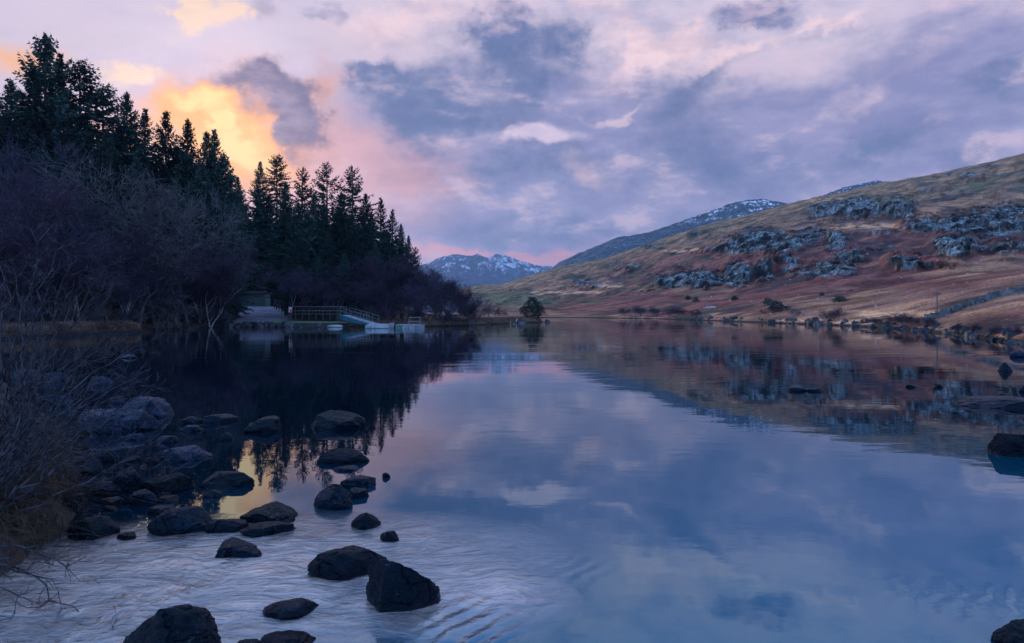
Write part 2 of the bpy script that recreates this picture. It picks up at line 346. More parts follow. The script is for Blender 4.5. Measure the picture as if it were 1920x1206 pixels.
# ------------------------------------------------------------------ water
def water_mat():
    m, N, b = new_mat('lake_water')
    pos = N.n('ShaderNodeNewGeometry').outputs['Position']
    sp = N.n('ShaderNodeSeparateXYZ'); N.l(pos, sp.inputs[0])
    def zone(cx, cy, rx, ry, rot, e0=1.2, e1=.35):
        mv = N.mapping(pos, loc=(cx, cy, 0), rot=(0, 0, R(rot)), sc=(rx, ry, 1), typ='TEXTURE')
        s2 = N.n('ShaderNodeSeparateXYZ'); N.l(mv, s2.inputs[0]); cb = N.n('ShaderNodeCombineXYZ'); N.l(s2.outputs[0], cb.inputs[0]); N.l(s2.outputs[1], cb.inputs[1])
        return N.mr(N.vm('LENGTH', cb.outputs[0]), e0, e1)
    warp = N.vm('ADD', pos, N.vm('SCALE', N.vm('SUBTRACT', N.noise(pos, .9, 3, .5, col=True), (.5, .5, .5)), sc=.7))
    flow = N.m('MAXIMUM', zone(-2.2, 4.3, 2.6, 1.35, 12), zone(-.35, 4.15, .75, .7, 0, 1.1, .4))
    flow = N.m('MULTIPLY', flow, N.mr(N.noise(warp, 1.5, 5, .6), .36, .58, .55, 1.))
    # silky streaks in the outflow, running from far right to near left
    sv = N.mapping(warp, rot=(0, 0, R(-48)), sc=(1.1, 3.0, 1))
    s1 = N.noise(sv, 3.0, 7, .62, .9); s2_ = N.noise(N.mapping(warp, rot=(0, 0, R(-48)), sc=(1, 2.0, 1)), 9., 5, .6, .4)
    # open lake ripples
    rv = N.mapping(pos, sc=(.45, 1.0, 1))
    r1 = N.noise(rv, 5.0, 3, .5); r2 = N.noise(N.mapping(pos, loc=(4, 2, 0), sc=(.5, 1, 1)), 1.1, 3, .5)
    calm = N.mr(N.noise(N.mapping(pos, sc=(.05, .16, 1)), 1., 3, .5), .42, .6, .25, 1.)
    wob = N.mr(sp.outputs[1], 3, 30, .0016, .006, False)
    # standing waves in the lee of the big boulders
    wv = N.n('ShaderNodeTexWave', wave_type='BANDS', bands_direction='X'); wv.inputs['Scale'].default_value = 2.6; wv.inputs['Distortion'].default_value = 3.; wv.inputs['Detail'].default_value = 3; wv.inputs['Detail Scale'].default_value = 1.6
    N.l(N.mapping(pos, rot=(0, 0, R(38))), wv.inputs['Vector'])
    ring = N.m('ADD', N.m('MULTIPLY', zone(-.22, 3.75, .34, .45, 0, 1.1, .2), .016), N.m('ADD', N.m('MULTIPLY', zone(.28, 4.55, .45, .35, 0, 1.1, .2), .0022), N.m('MULTIPLY', zone(2.9, 4.0, .8, .35, -20, 1.1, .2), .004)))
    h = N.m('MULTIPLY', N.m('ADD', N.m('MULTIPLY', r1, .35), N.m('MULTIPLY', r2, 1.6)), N.m('MULTIPLY', calm, wob))
    h = N.m('ADD', h, N.m('MULTIPLY', N.m('ADD', N.m('MULTIPLY', s1, .034), N.m('MULTIPLY', s2_, .012)), flow))
    h = N.m('ADD', h, N.m('MULTIPLY', wv.outputs['Fac'], ring))
    bn = N.n('ShaderNodeBump'); bn.inputs['Strength'].default_value = 1.; bn.inputs['Distance'].default_value = 1.; N.l(h, bn.inputs['Height'])
    foam_sheen = N.m('MULTIPLY', N.m('MULTIPLY', flow, N.m('ADD', N.mr(s1, .34, .66, .25, .7), N.m('MULTIPLY', N.mr(s2_, .40, .64), .25))), .80)  # foam streaks plus the pink sky's reflection, painted into the base colour
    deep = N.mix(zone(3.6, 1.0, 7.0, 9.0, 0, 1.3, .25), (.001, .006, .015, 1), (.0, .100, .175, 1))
    base = N.mix(foam_sheen, deep, (1., .74, .62, 1))
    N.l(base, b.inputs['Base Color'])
    N.l(N.mr(flow, 0, 1, .012, .10), b.inputs['Roughness'])
    b.inputs['IOR'].default_value = 2.4; b.inputs['Specular Tint'].default_value = (.26, .74, 1, 1)
    N.l(N.m('MULTIPLY', flow, .9), b.inputs['Coat Weight']); b.inputs['Coat IOR'].default_value = 3.6; b.inputs['Coat Roughness'].default_value = .10; N.l(bn.outputs[0], b.inputs['Coat Normal'])
    N.l(bn.outputs[0], b.inputs['Normal'])
    return m
def build_water():
    V = [(-900, -40, 0), (900, -40, 0), (900, 1200, 0), (-900, 1200, 0)]
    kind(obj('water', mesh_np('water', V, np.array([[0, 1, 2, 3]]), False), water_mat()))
build_water()

# ------------------------------------------------------------------ hillside on the right
HPX = [860, 900, 1000, 1100, 1200, 1300, 1400, 1500, 1600, 1700, 1800, 1920, 2300, 2700]
HSY = [596.2, 595.9, 595.6, 596, 597.2, 600, 604, 608, 612, 617.5, 629, 646, 690, 700]
HL = [  # photo row and depth of lines up the slope, listed along HPX
    ([588.5, 588.5, 586, 577, 570, 564, 557, 546, 536, 523, 511, 500, 480, 470], [400, 400, 400, 380, 340, 290, 250, 225, 205, 190, 175, 165, 150, 150]),
    ([575, 575, 563, 556, 548, 541, 535, 517, 507, 496, 486, 470, 430, 400], [600, 600, 580, 560, 500, 450, 400, 380, 350, 330, 315, 300, 270, 260]),
    ([556, 556, 537, 517, 492, 466, 440, 419, 405, 399, 402, 396, 340, 310], [780, 780, 740, 700, 640, 600, 560, 540, 520, 500, 480, 460, 420, 400])]
HRX = [860, 897, 945, 980, 1030, 1070, 1135, 1185, 1249, 1331, 1395, 1474, 1530, 1575, 1665, 1725, 1800, 1875, 1920, 2300, 2700]
HRY = [541, 535, 532, 520, 506, 495, 484, 467, 445, 419, 404, 383, 369, 361, 341, 331, 316, 299, 288, 215, 170]
def build_hill():
    n = 1000; m = 400
    px = np.concatenate([np.linspace(860, 1980, 860), np.linspace(1985, 2700, n - 860)])
    sy = np.interp(px, HPX, HSY); Y0 = CZ * FX / (sy - HY)
    rows_y = [sy + .35 * (sy - HY) / 8, ]
    lines = []   # (t, Y, z)
    lines.append((0.0, Y0 - 2.5, np.full(n, -.7)))
    lines.append((0.03, Y0 + 1.2, np.full(n, .35)))
    yA = np.interp(px, HPX, HL[0][0]); YA = np.interp(px, HPX, HL[0][1])
    lines.append((.30, YA, CZ + (HY - yA) / FX * YA))
    yB = np.interp(px, HPX, HL[1][0]); YB = np.interp(px, HPX, HL[1][1])
    lines.append((.50, YB, CZ + (HY - yB) / FX * YB))
    yC = np.interp(px, HPX, HL[2][0]); YC = np.interp(px, HPX, HL[2][1])
    lines.append((.74, YC, CZ + (HY - yC) / FX * YC))
    yD = np.interp(px, HRX, HRY) + .8; YD = np.interp(px, [860, 1920, 2700], [1150, 680, 560])
    lines.append((.93, YD, CZ + (HY - yD) / FX * YD))
    lines.append((1.0, YD * 1.35, np.maximum(CZ + (HY - yD) / FX * YD * .75, 2)))
    t = np.linspace(0, 1, m); ts = [l[0] for l in lines]
    Yg = np.empty((m, n)); Zg = np.empty((m, n))
    Ls = np.array([l[1] for l in lines]); Lz = np.array([l[2] for l in lines])
    for j in range(n):
        Yg[:, j] = np.interp(t, ts, Ls[:, j]); Zg[:, j] = np.interp(t, ts, Lz[:, j])
    ker = np.ones(17) / 17     # ease the creases between the lines, leaving the shore and ridge where they are
    wgt = (sstep(.06, .15, t) * (1 - sstep(.85, .92, t)))[:, None]
    for A in (Yg, Zg):
        S = np.apply_along_axis(lambda c: np.convolve(np.pad(c, 8, 'edge'), ker, 'valid'), 0, A)
        A[:] = A * (1 - wgt) + S * wgt
    PX = np.broadcast_to(px, (m, n))
    Xg = (PX - CX) / FX * Yg
    T = np.broadcast_to(t[:, None], (m, n))
    Q = st3(Xg, Yg, Zg * 1.6)
    amp = sstep(.05, .5, T)
    f_big = fbm(Q / 60, 5, 3) - .5; f_mid = fbm(Q / 16, 4, 9) - .5
    Zg += amp * (f_big * 15 * (1 - .8 * sstep(.85, .93, T)) + f_mid * 3.2) + sstep(.03, .2, T) * (fbm(Q / 7, 3, 77) - .5) * .9
    crags = [(1300, 522, 60, 17, 1), (1250, 528, 30, 12, .8), (1380, 514, 28, 26, 1.1), (1432, 506, 24, 21, 1), (1440, 455, 95, 24, .95), (1370, 468, 50, 14, .8), (1530, 440, 45, 22, .6), (1610, 390, 100, 18, .9), (1680, 391, 36, 22, 1),
             (1560, 505, 48, 18, .75), (1600, 480, 40, 14, .6), (1690, 492, 34, 16, 1), (1790, 460, 50, 24, 1), (1850, 418, 100, 28, .8), (1900, 395, 60, 20, .7), (1730, 420, 50, 18, .65), (1740, 500, 60, 9, .8), (1890, 465, 56, 14, .8), (1480, 488, 26, 12, .7),
             (1570, 458, 30, 14, .8), (1215, 462, 26, 8, .45), (1310, 440, 24, 8, .45), (1160, 500, 50, 10, .4), (1100, 530, 60, 10, .4), (1500, 510, 36, 12, .6), (1550, 395, 50, 16, .6), (1995, 430, 90, 34, .8), (2080, 360, 90, 25, .6), (1640, 440, 60, 10, .45), (1800, 330, 60, 8, .5), (1740, 352, 50, 7, .4)]
    rm = np.zeros((m, n)); PYg = HY - (Zg - CZ) * FX / Yg
    wn1 = (fbm(Q / 22, 4, 21) - .5); wn2 = (fbm(Q / 22 + 9, 4, 31) - .5)
    for cx, cy, rx, ry, a in crags:
        d = ((PX + wn1 * 40 - cx) / rx) ** 2 + ((PYg + wn2 * 26 - cy) / ry) ** 2
        rm = np.maximum(rm, a * np.clip(1.35 - d, 0, 1))
    fr = fbm(Q / 9, 5, 44, .6); fr2 = fbm(st3(Xg / 5, Yg / 5, Zg / 26), 4, 55, .6)
    rock = sstep(.40, .62, rm * .75 + (fr - .5) * 1.5)
    rock = np.maximum(rock, sstep(.66, .74, fbm(Q / 14, 5, 66, .6)) * sstep(.4, .52, T) * .9)
    rock = np.where(T > .05, rock, 0)
    # crags stand out of the slope: broken blocks, gullies
    dome = np.clip(rm, 0, 1) ** .7; lip = 1 - sstep(.85, .93, T); Zg += (dome * 2.2 + rock * (fr2 - .45) * 3.0) * amp * lip; Yg -= (rock * (fr2 - .3) * 16 + dome * 9) * amp * lip; Zg += rock * (fr - .45) * 3.5 * amp * lip
    Xg = (PX - CX) / FX * Yg
    # ridge line back to the photo's profile
    band = sstep(.87, .93, T)
    Zr = CZ + (HY - np.broadcast_to(yD, (m, n))) / FX * Yg + (fbm(Q / 12, 3, 88) - .5) * 4.0
    Zg = np.where((T <= .93) & (T > .87), np.minimum(Zg * (1 - band) + Zr * band, Zr), Zg)
    Zg = np.where(T > .05, np.minimum(Zg, CZ + (HY - np.broadcast_to(yD, (m, n)) + 1.5) / FX * Yg), Zg)
    PYg = HY - (Zg - CZ) * FX / Yg
    rm2 = np.zeros((m, n))
    for cx, cy, rx, ry, a in crags:
        d = ((PX + wn1 * 44 - cx) / rx) ** 2 + ((PYg + wn2 * 24 - cy) / ry) ** 2
        rm2 = np.maximum(rm2, a * np.clip(1.25 - d, 0, 1))
    fr3 = fbm(st3(Xg / 6, Yg / 9, Zg / 9), 5, 45, .62)
    rock = sstep(.46, .58, rm2 * 1.05 + (fr3 - .5) * 1.75)
    rock = np.maximum(rock, sstep(.70, .75, fbm(Q / 9, 5, 66, .62)) * sstep(.32, .5, T) * .8); rock = np.where(T > .05, rock, 0)
    # ground cover: real colours of grass, bracken, heather and rock
    ochre = np.array([.36, .185, .105]); brown = np.array([.20, .105, .078]); bracken = np.array([.215, .075, .066]); heather = np.array([.055, .042, .045]); green = np.array([.09, .11, .06]); strawc = np.array([.55, .31, .17])
    g1 = fbm(Q / 35, 5, 101); g2 = fbm(Q / st3(np.full_like(Xg, 20.), np.full_like(Xg, 14.), 9), 5, 111); g3 = fbm(Q / 6, 4, 121)
    C = np.broadcast_to(brown, (m, n, 3)).copy()
    def mixc(C, c, f): return C * (1 - f[..., None]) + c * f[..., None]
    def spot(cx, cy, rx, ry, w=.3): return np.clip(1.25 - (((PX + wn1 * 60 - cx) / rx) ** 2 + ((PYg + wn2 * 14 - cy) / ry) ** 2), 0, 1)
    C = mixc(C, ochre, sstep(.47, .62, g2) * .9)
    C = mixc(C, ochre, sstep(.70, .88, T) * sstep(.36, .55, g2) * (1 - sstep(1850, 2050, PX) * .4))
    C = mixc(C, bracken, sstep(.46, .6, g1) * (1 - sstep(.55, .7, T)) * .85)
    for s_ in [(1350, 500, 260, 40), (1600, 530, 300, 16), (1200, 560, 170, 14), (1650, 470, 130, 26), (1300, 585, 220, 9), (1820, 440, 90, 30), (1130, 578, 160, 9)]:
        C = mixc(C, bracken, spot(*s_) * .75)
    C = mixc(C, heather, sstep(.54, .66, fbm(Q / 26, 5, 131)) * .85)
    C = mixc(C, green * 1.3, sstep(.66, .9, T) * .32)
    C = C * (1 - .22 * (sstep(.05, .2, T) * (1 - sstep(.5, .62, T))))[..., None]
    C = mixc(C, heather, np.clip(rm2 * 1.2, 0, 1) * .75)
    for s_ in [(1840, 430, 120, 45), (1610, 400, 110, 20), (1860, 610, 120, 18), (1250, 515, 130, 12)]:
        C = mixc(C, heather, spot(*s_) * .55)
    C = mixc(C, green, spot(1880, 350, 90, 22) * sstep(.4, .55, g1) * .9); C = mixc(C, green, spot(1640, 372, 110, 9) * .5); C = mixc(C, green, spot(960, 560, 110, 18) * .75); C = mixc(C, green * .7, sstep(.58, .66, fbm(Q / 18, 4, 141)) * (1 - sstep(1300, 1500, PX)) * .7)
    for s_ in [(1740, 588, 75, 7), (1660, 592, 60, 6), (1870, 602, 30, 5), (1600, 587, 50, 7), (1380, 590, 60, 3), (1190, 595, 50, 2.0), (1590, 603, 60, 4), (1060, 548, 90, 3), (1130, 535, 60, 4), (1280, 470, 60, 4), (1560, 375, 50, 4), (1640, 425, 90, 6), (1500, 603, 40, 3)]:
        C = mixc(C, strawc, spot(*s_) * sstep(.35, .55, g3) * .85)
    C = C * (0.55 + 1.0 * sstep(.25, .75, g3))[..., None] * 1.12
    rc = np.array([.14, .18, .195]) * (.06 + 1.5 * sstep(.3, .7, fbm(st3(Xg / 4, Yg / 6, Zg / 14), 4, 151)))[..., None]
    C = mixc(C, 0, np.zeros_like(T)) ; C = C * (1 - rock[..., None]) + rc * rock[..., None]
    edge = (Zg < .25) & (T < .08)
    C[edge] = (.03, .03, .035)
    V = np.stack([Xg, Yg, Zg], -1).reshape(-1, 3)
    me = mesh_np('hillside', V, grid_faces(m, n))
    add_col(me, np.concatenate([C, rock[..., None]], -1).reshape(-1, 4))
    kind(obj('hillside', me, hill_mat('hillside_ground', .55, .9)))
    return px, PYg, Xg, Yg, Zg
hpx, HPYg, HXg, HYg, HZg = build_hill()
def hill_at(px, py):
    j = int(np.argmin(np.abs(hpx - px))); col = HPYg[10:372, j]
    k = np.where(col <= py)[0]; i = (k[0] if len(k) else 360) + 10
    return np.array([HXg[i, j], HYg[i, j], HZg[i, j]])

# ------------------------------------------------------------------ farther ridges and the snowy mountain
def ridge(name, xs, ys, Y, Yfront, zfront, seed, col, snowc, snow, n=420, m=120, x0=None, x1=None, rough=1.):
    px = np.linspace(x0 or xs[0], x1 or xs[-1], n); yd = np.interp(px, xs, ys)
    t = np.linspace(0, 1, m)[:, None]
    k = np.clip(t / .85, 0, 1)
    Yg = Yfront + (Y - Yfront) * k + (Y * .3) * np.clip((t - .85) / .15, 0, 1)
    Yg = np.broadcast_to(Yg, (m, n)).copy(); X = (px - CX) / FX * Yg
    ztop = CZ + (HY - yd) / FX * Y
    T = np.broadcast_to(t, (m, n))
    Z = zfront + (ztop - zfront) * k ** 1.15 - ztop * .5 * np.clip((t - .85) / .15, 0, 1)
    Z = np.broadcast_to(Z, (m, n)).copy()
    s = Y / 14.
    Q = st3(X / s, Yg / s, Z / s * 1.5)
    rid = 1 - np.abs(fbm(Q * 1.3, 5, seed, .55) - .5) * 4
    Z += rough * (rid - .5) * Y * .012 * sstep(0, .3, T) * (1 - .75 * sstep(.7, .85, T))
    Z += (fbm(Q * 5, 4, seed + 5) - .5) * Y * .005 * sstep(0, .2, T)
    PYg = HY - (Z - CZ) * FX / Yg
    PXg = np.broadcast_to(px, (m, n))
    C = np.array(col) * (.7 + .6 * fbm(Q * 4, 4, seed + 9))[..., None]
    sn = snow(PXg, PYg, Q, T)
    C = C * (1 - sn[..., None]) + np.array(snowc) * sn[..., None]
    me = mesh_np(name, np.stack([X, Yg, Z], -1).reshape(-1, 3), grid_faces(m, n))
    add_col(me, np.concatenate([C, np.zeros((m, n, 1))], -1).reshape(-1, 4))
    kind(obj(name, me, hill_mat(name + '_ground', 8. / Y * 6, Y * .002)))
def snow_far(px, py, Q, T):
    streak = fbm(st3(Q[..., 0] * 15, Q[..., 1] * 3, Q[..., 2] * 5), 5, 301, .66)
    side = sstep(880, 950, px) * .09 + sstep(800, 840, px) * .02
    return sstep(.555, .60, streak - .036 + side - .0022 * np.maximum(py - 492, 0) + .03 * (1 - sstep(478, 490, py))) * (1 - sstep(505, 522, py))
ridge('mountain', [600, 700, 800, 817, 835, 848, 860, 872, 885, 897, 906, 915, 930, 940, 950, 972, 997, 1030, 1100, 1250, 1500], [530, 512, 494, 487, 480, 478, 479, 480, 482, 477, 480, 485, 478.5, 479, 481, 487, 496, 501, 510, 530, 560], 5200, 3000, 5, 201, (.030, .055, .090), (.48, .55, .66), snow_far, n=620, m=150, rough=.8)
def snow_near(px, py, Q, T):
    streak = fbm(st3(Q[..., 0] * 10, Q[..., 1] * 5, Q[..., 2] * 26), 5, 311, .62)
    return sstep(.62, .65, streak + .085 * np.exp(-((px - 1440) / 36) ** 2 - ((py - 380) / 12) ** 2) + .03 * np.exp(-((px - 1310) / 90) ** 2) + .05 * np.exp(-((px - 1545) / 26) ** 2)) * (1 - sstep(400, 425, py) * .9)
ridge('hills', [980, 1035, 1055, 1080, 1122, 1145, 1170, 1200, 1249, 1312, 1369, 1406, 1432, 1470, 1510, 1530, 1575, 1605, 1642, 1665, 1720, 1800, 2000], [520, 502, 487, 477, 459, 448, 441, 439, 424, 402, 381, 374.5, 372.5, 380, 384, 369, 355, 344, 337, 339, 342, 345, 350], 1700, 1150, 5, 221, (.075, .10, .125), (.70, .74, .82), snow_near, n=560, m=130, rough=.35)

# ------------------------------------------------------------------ left land (world outline of the shore)
SH = [W(-300, 656), W(-80, 644), W(0, 637), W(100, 633), W(174, 628), W(274, 623.5), W(290, 620), W(330, 618), W(400, 615), W(430, 613.4), W(540, 612.8), W(640, 612.6), W(800, 612.6), W(880, 611), W(930, 608), W(970, 606), W(1016, 604.6), W(1020, 603.4), W(1000, 601.4), W(930, 600), W(880, 599),
      np.array([-40, 260]), np.array([-60, 420]), np.array([-500, 420]), np.array([-500, 22]), np.array([-60, 24])]
SH = np.array(SH)
def sdist(X, Y, poly):
    X = np.asarray(X, float); Y = np.asarray(Y, float); d = np.full(X.shape, 1e9); ins = np.zeros(X.shape, bool); n = len(poly)
    for i in range(n):
        a = poly[i]; b = poly[(i + 1) % n]; e = b - a; L = e @ e
        t = np.clip(((X - a[0]) * e[0] + (Y - a[1]) * e[1]) / L, 0, 1)
        d = np.minimum(d, np.hypot(X - a[0] - t * e[0], Y - a[1] - t * e[1]))
        c = ((a[1] > Y) != (b[1] > Y)) & (X < (b[0] - a[0]) * (Y - a[1]) / (b[1] - a[1] + 1e-12) + a[0])
        ins ^= c
    return np.where(ins, d, -d)
def ground(X, Y):
    X = np.asarray(X, float); Y = np.asarray(Y, float)
    d = sdist(X, Y, SH) + (fbm(st3(X / 3, Y / 3, 0), 3, 401) - .5) * 1.2
    s = .02 + .24 * sstep(-12, -48, X) * (.5 + .5 * sstep(40, 70, Y))
    h = np.where(d > 0, np.minimum(.55, d * .4) + s * np.clip(d - 4, 0, 70), d * .4)
    h = h + (fbm(st3(X / 9, Y / 9, 0), 3, 411) - .5) * 1.0 * sstep(2, 12, d)
    slip = sstep(-51, -47, X) * (1 - sstep(-24, -21, X)) * sstep(84, 87, Y) * (1 - sstep(119, 128, Y))
    hs = .12 + (Y - 88) / 27. * 2.8 - .45
    return h * (1 - slip) + np.where(d > -1, np.minimum(hs, 3.2), h) * slip
def build_left():
    xs = np.concatenate([np.linspace(-420, -110, 60), np.linspace(-108, 12, 260)]); ys = np.concatenate([np.linspace(22, 215, 330), np.linspace(218, 420, 40)])
    X, Y = np.meshgrid(xs, ys); Z = ground(X, Y)
    V = np.stack([X, Y, Z], -1).reshape(-1, 3)
    me = mesh_np('ground', V, grid_faces(len(ys), len(xs)))
    n1 = fbm(st3(X / 4, Y / 4, 0), 4, 421)[..., None]
    C = np.array([.07, .045, .04]) * (1 - n1) + np.array([.20, .13, .09]) * n1
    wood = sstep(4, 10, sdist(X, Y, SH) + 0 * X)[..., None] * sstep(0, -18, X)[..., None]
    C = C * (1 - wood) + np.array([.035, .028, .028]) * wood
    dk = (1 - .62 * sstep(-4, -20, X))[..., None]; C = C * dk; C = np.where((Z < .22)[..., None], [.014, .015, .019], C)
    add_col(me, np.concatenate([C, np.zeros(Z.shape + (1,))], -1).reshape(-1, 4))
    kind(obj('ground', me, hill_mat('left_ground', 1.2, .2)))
build_left()
def build_ranges():      # wooded valley side farther left, and moor behind the point
    pass

# slipway
def build_slip():
    V = []; a = P(440, 606.5, 88.2); b = P(605, 606.5, 88.2); c = P(514, 575, 116); d = P(452, 574, 116)
    top = [a, b, c, d]; top = [np.array([p[0], p[1], p[2]]) for p in top]
    mb = MB(); n = 14; W_ = []
    for i in range(n + 1):
        t = i / n
        for j in range(n + 1):
            s = j / n; p = (a * (1 - s) + b * s) * (1 - t) + (d * (1 - s) + c * s) * t
            W_.append(p + np.array([0, 0, .12 * math.sin(5 * s + 3 * t)]) * (t * (1 - t)) * 2)
    W_ = np.array(W_); nb = len(W_)
    F = [grid_faces(n + 1, n + 1)]
    low = W_[:n + 1] - np.array([0, -.4, 1.0]); V = np.concatenate([W_, low])
    k = np.arange(n); F.append(np.stack([nb + k, nb + k + 1, k + 1, k], -1))
    me = mesh_np('slipway', V, F, False); me.materials.append(M['concrete']); me.materials.append(M['wood_dark']); me.polygons.foreach_set('material_index', np.array([0] * (len(me.polygons) - n) + [1] * n, np.int32)); kind(obj('slipway', me))
    q = MB()      # weedy lower landing to the right of the slip
    pts = [P(505, 605.2, 87.2), P(655, 605.6, 87.2), P(640, 601, 92.5), P(560, 596.5, 97), P(515, 597, 97)]
    base = [p - np.array([0, 0, 1.2]) for p in pts]
    V = np.array(pts + base); me = mesh_np('landing', V, [np.array([[0, 1, 2, 3, 4]]), np.array([[5 + i, 5 + (i + 1) % 5, (i + 1) % 5, i] for i in range(5)])], False)
    me.materials.append(M['algae']); me.materials.append(M['wood_dark']); me.polygons.foreach_set('material_index', np.array([0] + [1] * (len(me.polygons) - 1), np.int32)); kind(obj('pavement', me))
build_slip()

# ------------------------------------------------------------------ near bank, lower left
NB = np.array([W(-260, 1180), W(-20, 1090), W(60, 1040), W(120, 1000), W(138, 955), W(140, 915), W(120, 870), W(115, 820), W(80, 775), W(30, 735), W(-120, 705), W(-500, 700), (-16, 14), (-16, 2)])
def near_ground(X, Y):
    d = sdist(X, Y, NB) + (fbm(st3(X * 2, Y * 2, 0), 3, 501) - .5) * .3
    return np.where(d > 0, .16 * sstep(0, .22, d) + .10 * np.minimum(d, 3) + (fbm(st3(X * 3, Y * 3, 0), 4, 511) - .5) * .14 * sstep(0, .3, d), d * .5)
def build_near():
    xs = np.linspace(-16, -1.5, 220); ys = np.linspace(1.6, 22, 260); X, Y = np.meshgrid(xs, ys); Z = near_ground(X, Y)
    me = mesh_np('bank', np.stack([X, Y, Z], -1).reshape(-1, 3), grid_faces(len(ys), len(xs)))
    kind(obj('riverbank', me, M['grass_bank']))
build_near()

# ------------------------------------------------------------------ conifers
def conifer_mesh(seed, h=20., rad=3.3, clear=.12, spacing=.42, nb=6, tip=.15, gap=0., power=.9, lift=0.15, dens=1.):
    rng = np.random.default_rng(seed); quads = []; bs = []
    z = clear * h
    while z < h * .985:
        f = (z - clear * h) / (h * (1 - clear)); prof = (1 - f) ** power * (.55 + .45 * min(1, f * 5)) + tip * .10 * (1 - f)
        L0 = rad * prof + .08
        for k in range(rng.integers(nb - 2, nb + 2)):
            if rng.random() < gap: continue
            az = rng.random() * 6.283; L = L0 * rng.uniform(.66, 1.14)
            e0 = lift + .9 * f ** 2 + rng.normal(0, .12); n = max(3, int(L / .26)); p = np.array([0, 0, z + rng.normal(0, .12)])
            d = np.array([math.cos(az), math.sin(az), 0]); pts = [p]
            for i in range(n):
                s = (i + .5) / n; el = e0 - .75 * math.sin(s * 2.2) * (1 - f) + .25 * s * s
                p = p + (d * math.cos(el) + np.array([0, 0, math.sin(el)])) * (L / n); pts.append(p)
            pts = np.array(pts); bs.append(pts[[0, n // 2]]); bs.append(pts[[n // 2, n]])
            side = np.array([-d[1], d[0], 0])
            for i in range(1, n + 1):
                s = i / n; tl = (.26 + .65 * (1 - s) * min(L, 4) / 4) * rng.uniform(.7, 1.3) * (.30 + .70 * min(1, L / 1.6))
                for sg in (-1, 1):
                    for rep in range(2 if rng.random() < .5 * dens else 1):
                        a = rng.uniform(.4, 1.1); td = d * math.cos(a) + side * sg * math.sin(a) + np.array([0, 0, rng.uniform(-.75, .12)])
                        td /= np.linalg.norm(td); b0 = pts[i] + rng.normal(0, .04, 3)
                        w = np.cross(td, rng.normal(0, 1, 3)); w /= np.linalg.norm(w) + 1e-6; w *= rng.uniform(.045, .10)
                        quads.append((b0 - w * .6, b0 + td * tl * .55 - w * 1.2, b0 + td * tl, b0 + td * tl * .55 + w * 1.2))
            td = pts[-1] - pts[-2]; td /= np.linalg.norm(td); w = np.array([0, 0, .05]); w *= .3 + .7 * min(1, L); b0 = pts[-1]
            quads.append((b0 - w, b0 + td * .12 - w, b0 + td * .30, b0 + td * .12 + w))
        z += spacing * rng.uniform(.7, 1.3) * (1 - .42 * f)
    Q = np.array(quads).reshape(-1, 3); F = np.arange(len(Q)).reshape(-1, 4)
    bs = np.array(bs); bV, bF = tubes(bs[:, 0], bs[:, 1], .028, .014, 3)
    crown = mesh_np('crown', np.concatenate([Q, bV]), [F, bF + len(Q)], False)
    zz = np.linspace(-1.5, h, 12); c = np.stack([np.cumsum(rng.normal(0, .03, 12)) * 0, np.zeros(12), zz], -1); rr = .24 * (1 - np.clip(zz / h, 0, 1)) + .03
    tV, tF = tubes(c[:-1], c[1:], rr[:-1], rr[1:], 7)
    trunk = mesh_np('trunk', tV, tF); trunk.materials.append(M['conifer_bark']); crown.materials.append(M['needles'])
    return trunk, crown, h
CON = {
 'full': conifer_mesh(1, 20, 5.2, .22, .36, 8, power=1.0), 'full2': conifer_mesh(2, 21, 4.8, .25, .36, 8, power=.92),
 'slim': conifer_mesh(3, 20, 3.4, .3, .40, 7, gap=.10, power=.95), 'open': conifer_mesh(4, 18, 5.6, .30, .56, 6, gap=.08, power=.82, lift=.02),
 'tuft': conifer_mesh(5, 20, 2.7, .62, .36, 7, gap=.15, power=.5), 'sweep': conifer_mesh(6, 20, 7.2, .25, .50, 6, gap=.15, power=.85, lift=.55), 'dense': conifer_mesh(7, 17, 4.6, .08, .36, 8, power=.8),
}
rnd = random.Random(5)
def put_tree(name, parts, h0, px, ty, Y, label, cat, group=None, wscale=1., base=None, cl=1., lean=0.):
    if 428 < px < 535 and 84 < Y < 119: Y = 120.4 + (Y - 84) * .3      # nothing grows on the slipway
    X = (px - CX) / FX * Y; zt = CZ + (HY - ty) / FX * Y; b = float(ground(np.array([X]), np.array([Y]))[0]) if base is None else base
    b = max(b, -.1); h = max(zt - b, 1.0); s = h / h0
    e = thing(name, label, cat, (X, Y, b - .05), rnd.random() * 6.28, group); e.scale = (s * wscale, s * wscale, s)
    if lean: e.rotation_euler = (0, lean, 0)
    for nm, me in parts: obj(nm, me, None, e)
    return e
G_SKY = 'spruces along the skyline of the wood'; G_IN = 'spruces packed inside the wood'
def conifer(kindn, px, ty, Y, label, group=G_SKY, ws=1.):
    t, c, h = CON[kindn]; return put_tree('spruce_tree', [('trunk', t), ('crown', c)], h, px, ty, Y, label, 'conifer', group, ws)
